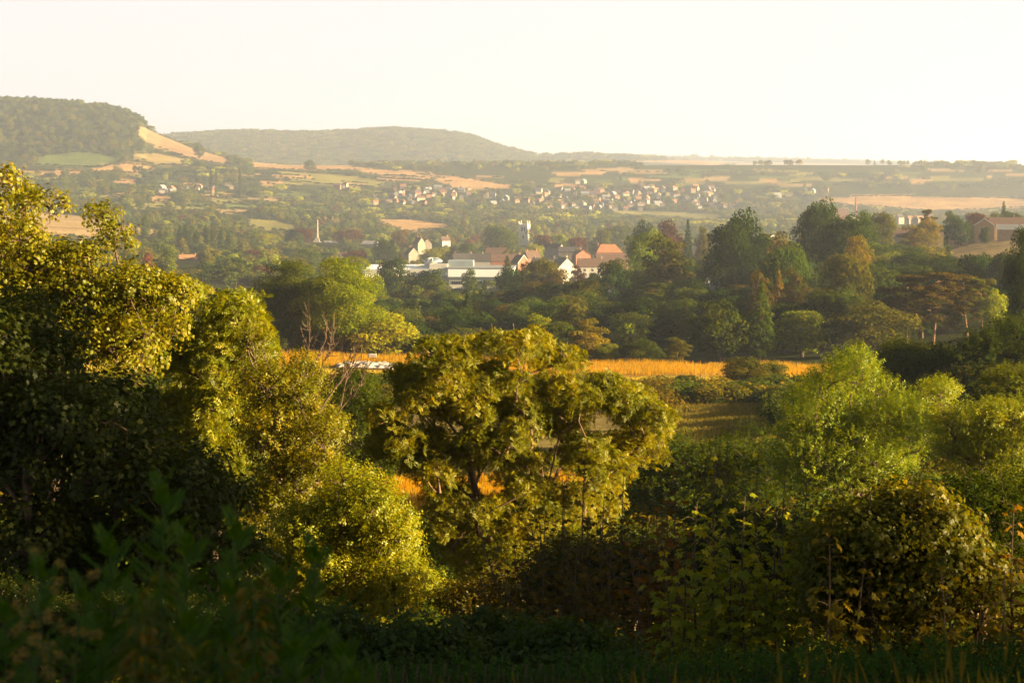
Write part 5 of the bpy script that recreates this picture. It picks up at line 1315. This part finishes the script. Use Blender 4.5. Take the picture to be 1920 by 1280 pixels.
for i_, (cx, w, top, D, n, lb) in enumerate([(620, 130, 1150, 17, 1500, 'bramble mound at the left end of the hedge'), (780, 140, 1165, 16.5, 1500, 'bramble mound under the bright sallow'), (930, 130, 1150, 18, 1500, 'bramble mound below the trunks of the great ash'),
        (1070, 140, 1175, 16, 1500, 'trailing bramble mound right of the ash trunks'), (480, 110, 1130, 18, 1300, 'dark bramble mound behind the tall weeds')]):
    e_, c = leafmass('bramble', 'bramble', lb, bankP(cx, w, top, D, .9), D, n, 'ovate', .8, (.045, .070, .016), 310 + i_, group='bramble mounds behind the hedge')
    rg = np.random.default_rng(i_ + 900); mb = MB()
    for k_ in range(14):
        p0 = np.array([rg.uniform(-.5, .5), rg.uniform(-.5, .5), 0]); a = rg.uniform(-.6, 3.7); l = rg.uniform(.6, 1.3); s = np.linspace(0, 1, 8)[:, None]
        mb.tube(p0 + s * [l * math.cos(a), .2, 0] + [0, 0, 1] * (1.1 * s + .4 * np.sin(s * 3.1) - .9 * s * s), np.linspace(.007, .003, 8), 4)
    link('stem', mb.mesh('stem', BARK), e_)

def herb(px, D, pytop, label, seed, kind='leafy', lean=0.0, col=(.060, .120, .010), size=1.0):
    rg = np.random.default_rng(seed); x = (px - 960) / F * D; z0 = Hs(x, D); h = (300 - pytop) / F * D - z0; Q = []; T = []; mb = MB()
    e_ = link('tall_weed', None, loc=(x, D, z0), label=label, cat='weed', group={'leafy': 'leafy weeds close to the camera', 'spike': 'drooping seeding nettles close to the camera', 'fluff': 'fluffy seeding weeds close to the camera'}[kind])
    t = np.linspace(0, 1, 9); path = np.stack([lean * t ** 1.5 + .01 * np.sin(t * 9), .01 * np.cos(t * 7), h * t], -1); mb.tube(path, np.linspace(.006, .002, 9), 5)
    P = lambda tt: np.array([np.interp(tt, t, path[:, k_]) for k_ in range(3)])
    if kind == 'leafy':
        n = 32
        for i in range(n):
            tt = 1 - (i / n) * .85; p = P(tt); az = i * 2.4 + rg.uniform(-.2, .2); el = .95 - .9 * (i / n) + rg.uniform(-.1, .1); l = size * (.045 + .10 * (i / n) ** .5)
            d = np.array([math.cos(az) * math.cos(el), math.sin(az) * math.cos(el), math.sin(el)]); side = np.cross(d, [0, 0, 1]); side /= np.linalg.norm(side); upv = np.cross(side, d)
            for j in range(6):
                q = p + d * l * (j + .6) / 6.5 - [0, 0, .02 * l * j]
                for sg in (-1, 1):
                    tip = q + d * l * .42 + side * sg * l * (.40 - .05 * j); Q.append(leaf_quad(q, tip, l * .11, upv)); T.append(np.clip(.5 + rg.normal(0, .15), 0, 1))
            Q.append(leaf_quad(p + d * l * .6, p + d * l * 1.1, l * .13, upv)); T.append(.6)
            Q.append(leaf_quad(p, p + d * l, l * .10, upv)); T.append(.45)
    elif kind == 'spike':
        n = 150
        for i in range(n):
            tt = 1 - (i / n) ** 1.0 * .5; p = P(tt); az = rg.uniform(0, 6.28); r = .012 + .035 * (1 - tt) ** .4 * rg.uniform(.6, 1.2)
            d = np.array([math.cos(az), math.sin(az), -.9]); q = p + d * [r, r, 0]; Q.append(leaf_quad(q, q + d * rg.uniform(.015, .035), .014, rdir(1, rg)[0])); T.append(np.clip(.5 + rg.normal(0, .2), 0, 1))
        for i in range(12):
            tt = .95 - i * .06; p = P(tt); az = i * 1.57; d = np.array([math.cos(az), math.sin(az), -.5]); Q.append(leaf_quad(p, p + d * .07, .035, [0, 0, 1])); T.append(.35)
    else:
        for b in range(9):
            az = b * 2.4; tt = rg.uniform(.75, 1); p = P(tt); q = p + np.array([math.cos(az) * .05, math.sin(az) * .05, rg.uniform(.0, .05)]); mb.tube([p, (p + q) / 2, q], .0015, 3)
            Q = []; T = []
            for i in range(40): d = rdir(1, rg)[0]; c = q + d * rg.uniform(.0, .009); Q.append(leaf_quad(c, c + d * .008, .004, rdir(1, rg)[0])); T.append(np.clip(.6 + rg.normal(0, .2), 0, 1))
            link('seed_head', quads_mesh('seed_head', np.array(Q), LEAF, T), e_, color=col)
    link('stem', mb.mesh('stem', GREENSTEM), e_); 
    if kind != 'fluff': link('foliage', quads_mesh('foliage', np.array(Q), LEAF_NEAR, T), e_, color=col)
    if kind == 'fluff':
        Q = []
        for i in range(26):
            tt = .8 * i / 26; p = P(tt); az = i * 2.4; d = np.array([math.cos(az), math.sin(az), .4]); Q.append(leaf_quad(p, p + d * .09, .02, [0, 0, 1]))
        link('foliage', quads_mesh('foliage', np.array(Q), LEAF, [.4] * len(Q)), e_, color=(.04, .09, .015))
GREENSTEM = solid("green_stem", (.05, .09, .02), scale=9)
for i_, (px, D, top, ln, sz, lb) in enumerate([(300, 5.2, 885, 0, 1.25, 'tallest feathery dark green weed with a single upright tip'), (395, 5.0, 955, .06, 1.2, 'feathery weed leaning right beside the tallest one'), (330, 4.9, 985, .02, 1.2, 'feathery weed in front of the tallest one'), (225, 5.0, 985, -.04, 1.2, 'feathery weed on the left side of the tallest'),
        (70, 5.0, 1030, 0, 1.1, 'broad leaved weed near the frame corner'), (555, 5.4, 1000, .05, 1.2, 'feathery weed reaching toward the bright sallow'), (505, 5.1, 1045, .02, 1.2, 'feathery weed left of the one reaching for the sallow'), (430, 4.8, 1065, .0, 1.2, 'feathery weed behind the right seeding nettle'),
        (15, 4.6, 1110, -.02, 1.1, 'weed at the very corner with arching leaves'), (150, 4.8, 1075, .0, 1.1, 'dim green weed between the fluffy heads and the nettles'), (600, 4.9, 1195, .05, 1.2, 'low green weed at the hedge end'), (545, 4.6, 1180, 0, 1.1, 'low weed behind the last nettle'),
        (250, 4.6, 1090, .0, 1.1, 'low weed between the two tall nettles'), (350, 4.5, 1130, .0, 1.2, 'low weed in the dark between the nettles'), (180, 4.5, 1160, 0, 1.1, 'short weed below the fluffy heads'), (660, 4.7, 1240, 0, 1.1, 'shortest weed at the bottom by the hedge'), (470, 4.4, 1200, 0, 1.1, 'short weed at the bottom beside the last nettle')]):
    herb(px, D, top + 25, lb, 400 + i_, 'leafy', ln, size=sz)
for i_, (px, D, top, c, lb) in enumerate([(288, 4.3, 1062, (.085, .095, .02), 'tallest seeding nettle with olive clusters'), (240, 4.2, 1108, (.085, .09, .02), 'seeding nettle left of the tallest one'), (462, 4.3, 1075, (.11, .085, .02), 'yellowing nettle with orange-brown leaves'), (395, 4.1, 1195, (.09, .10, .02), 'short nettle below the yellowing one'), (318, 4.0, 1200, (.10, .10, .025), 'short nettle below the tallest one'), (255, 4.0, 1170, (.12, .085, .02), 'nettle with ochre leaves at the bottom edge')]):
    herb(px, D, top, lb, 430 + i_, 'spike', .01, c)
for i_, (px, D, top, lb) in enumerate([(62, 4.4, 1068, 'pinkish fluffy seed heads, highest of the fluffy weeds'), (135, 4.4, 1075, 'fluffy whitish seed heads right of the highest ones'), (40, 4.2, 1145, 'brownish fluffy heads near the corner'), (85, 4.1, 1190, 'dense small whitish seed heads low in the corner'), (110, 4.2, 1215, 'small white seed heads at the bottom'), (55, 4.0, 1230, 'lowest fluffy heads touching the bottom edge')]):
    herb(px, D, top, lb, 450 + i_, 'fluff', 0, (.22, .17, .13))

# grasses
def grass(name, pts_, h, wid, per, col, seed, kind='stuff', heads=False, label=None, lean=.25, spread=8):
    rg = np.random.default_rng(seed); n = len(pts_); P0 = np.repeat(pts_, per, 0); m = len(P0); P0 = P0 + np.stack([rg.normal(0, wid * spread, m), rg.normal(0, wid * spread, m), np.zeros(m)], -1)
    hh = h * rg.uniform(.5, 1.25, m) * (1 + .35 * np.sin(P0[:, 0] * .31 + np.sin(P0[:, 1] * .5))); a = rg.uniform(0, 6.28, m); ln = np.stack([np.cos(a), np.sin(a), 0 * a], -1) * (hh * rg.uniform(0, lean, m))[:, None]
    s = np.stack([np.cos(a + 1.5), np.sin(a + 1.5), 0 * a], -1) * (wid / 2); top = P0 + ln + np.stack([0 * a, 0 * a, hh], -1)
    Q = np.stack([P0 - s, P0 + s, top + s * .3, top - s * .3], 1); t = np.clip(rg.normal(.5, .2, m), 0, 1)
    if heads:
        k_ = rg.random(m) < .5; T0 = top[k_]; d = np.stack([0 * a[k_], 0 * a[k_], hh[k_] * .22], -1) + ln[k_] * .3; ss = s[k_] * 3.2
        Q = np.concatenate([Q, np.stack([T0, T0 + d * .4 + ss, T0 + d, T0 + d * .4 - ss], 1)]); t = np.concatenate([t, np.clip(rg.normal(.8, .15, k_.sum()), 0, 1)])
    return link(name, quads_mesh(name, Q, LEAF, t), kind=kind, label=label, color=col)
def gpts(n, u0_, u1_, d0, d1, rg):
    px = rg.uniform(u0_, u1_, n); D = rg.uniform(d0, d1, n); x = (px - 960) / F * D; return np.stack([x, D, H(x, D)], -1)
rgg = np.random.default_rng(77)
P = gpts(9000, 520, 1560, 264, 350, rgg); u_, D_ = ud(P[:, 0], P[:, 1]); P = P[(D_ > MEADOW_EDGE(u_) + 2) & (np.abs(D_ - 303) > 3)]
xa, xb = at(636, 312, 0).x, at(741, 312, 0).x
P = P[~((P[:, 0] > xa) & (P[:, 0] < xb) & (P[:, 1] > 300) & (P[:, 1] < 321))]
b_ = P[:, 1] + bumps(P[:, 0], P[:, 1], 14.0, 5.0) * 5
grass('meadow_grass', P[b_ > 303], .75, .06, 7, (.35, .20, .022), 501, label='tall orange-gold grass along the far side of the meadow')
grass('short_grass', P[b_ <= 303], .38, .06, 6, (.40, .30, .05), 506, label='paler short golden grass on the near side of the meadow')
P = gpts(8000, 1180, 1560, 170, 256, rgg); grass('pasture_grass', P, .45, .06, 6, (.19, .15, .05), 502, label='pale shaded pasture grass')
P = gpts(7000, 560, 1300, 100, 156, rgg); grass('hay_grass', P, .5, .035, 7, (.42, .22, .015), 503, label='glowing ripe grass seen under the centre ash')
P = gpts(330, 640, 1960, 6.2, 8.2, rgg); grass('garden_grass', P, .46, .004, 4, (.10, .085, .04), 504, heads=True, spread=45, lean=.55, label='thin seeding grass stems in front of the hedge')
P = gpts(700, 1740, 1990, 6.2, 8.2, rgg); grass('pale_grass', P, .36, .004, 12, (.17, .14, .06), 505, heads=True, spread=30, lean=.7, label='pale dry grass in the bottom corner')
# undergrowth on the slope
ucol = bpy.data.collections.new("undergrowth_clumps")
for i_ in range(3):
    rg = np.random.default_rng(600 + i_); q, t = lobe_crown(rg, [(rg.uniform(-.8, .8), rg.uniform(-.8, .8), rg.uniform(.2, .6), rg.uniform(.4, .7)) for _ in range(9)], 1500, .13, .1)
    o = bpy.data.objects.new(f"undergrowth_clump_{i_:02d}", quads_mesh("undergrowth_clump", q, fixed_leaf([(.04, .055, .014), (.055, .065, .014), (.075, .065, .014)][i_]), t)); ucol.objects.link(o)
P = np.concatenate([gpts(700, -100, 2020, 15, 62, rgg), gpts(1300, -100, 2020, 62, 108, rgg), gpts(700, -100, 560, 108, 260, rgg), gpts(700, 1480, 2020, 108, 260, rgg), gpts(120, 1150, 1500, 108, 126, rgg), gpts(260, 560, 1520, 236, 262, rgg)])
um = bpy.data.meshes.new("undergrowth"); um.from_pydata([tuple(q) for q in P], [], []); n = len(P)
a_ = um.attributes.new('idx', 'INT', 'POINT'); a_.data.foreach_set('value', rgg.integers(0, 3, n).astype(np.int32))
a_ = um.attributes.new('rot', 'FLOAT_VECTOR', 'POINT'); a_.data.foreach_set('vector', np.stack([0 * P[:, 0], 0 * P[:, 0], rgg.uniform(0, 6.28, n)], -1).astype(np.float32).ravel())
s_ = rgg.uniform(.7, 1.7, n) * np.clip(P[:, 1] / 70, .8, 1.8); a_ = um.attributes.new('sc', 'FLOAT_VECTOR', 'POINT'); a_.data.foreach_set('vector', np.stack([s_, s_, s_ * .85], -1).astype(np.float32).ravel())
instancer("undergrowth", um, ucol, "tangled low undergrowth covering the slope")

# ------------------------------------------------------------------ haze
mb = MB(); mb.box(-31500, 31500, -31500, 31500, -120, 150)
hz = new_mat("haze"); nt = hz.node_tree; pv = N(nt, 'ShaderNodeVolumePrincipled'); pv.inputs['Color'].default_value = (.64, .72, .95, 1)
pv.inputs['Density'].default_value = 1.05e-4; pv.inputs['Anisotropy'].default_value = 0.5
o_ = N(nt, 'ShaderNodeOutputMaterial'); nt.links.new(pv.outputs[0], o_.inputs['Volume'])
link('haze', mb.mesh('haze', hz), kind='stuff')
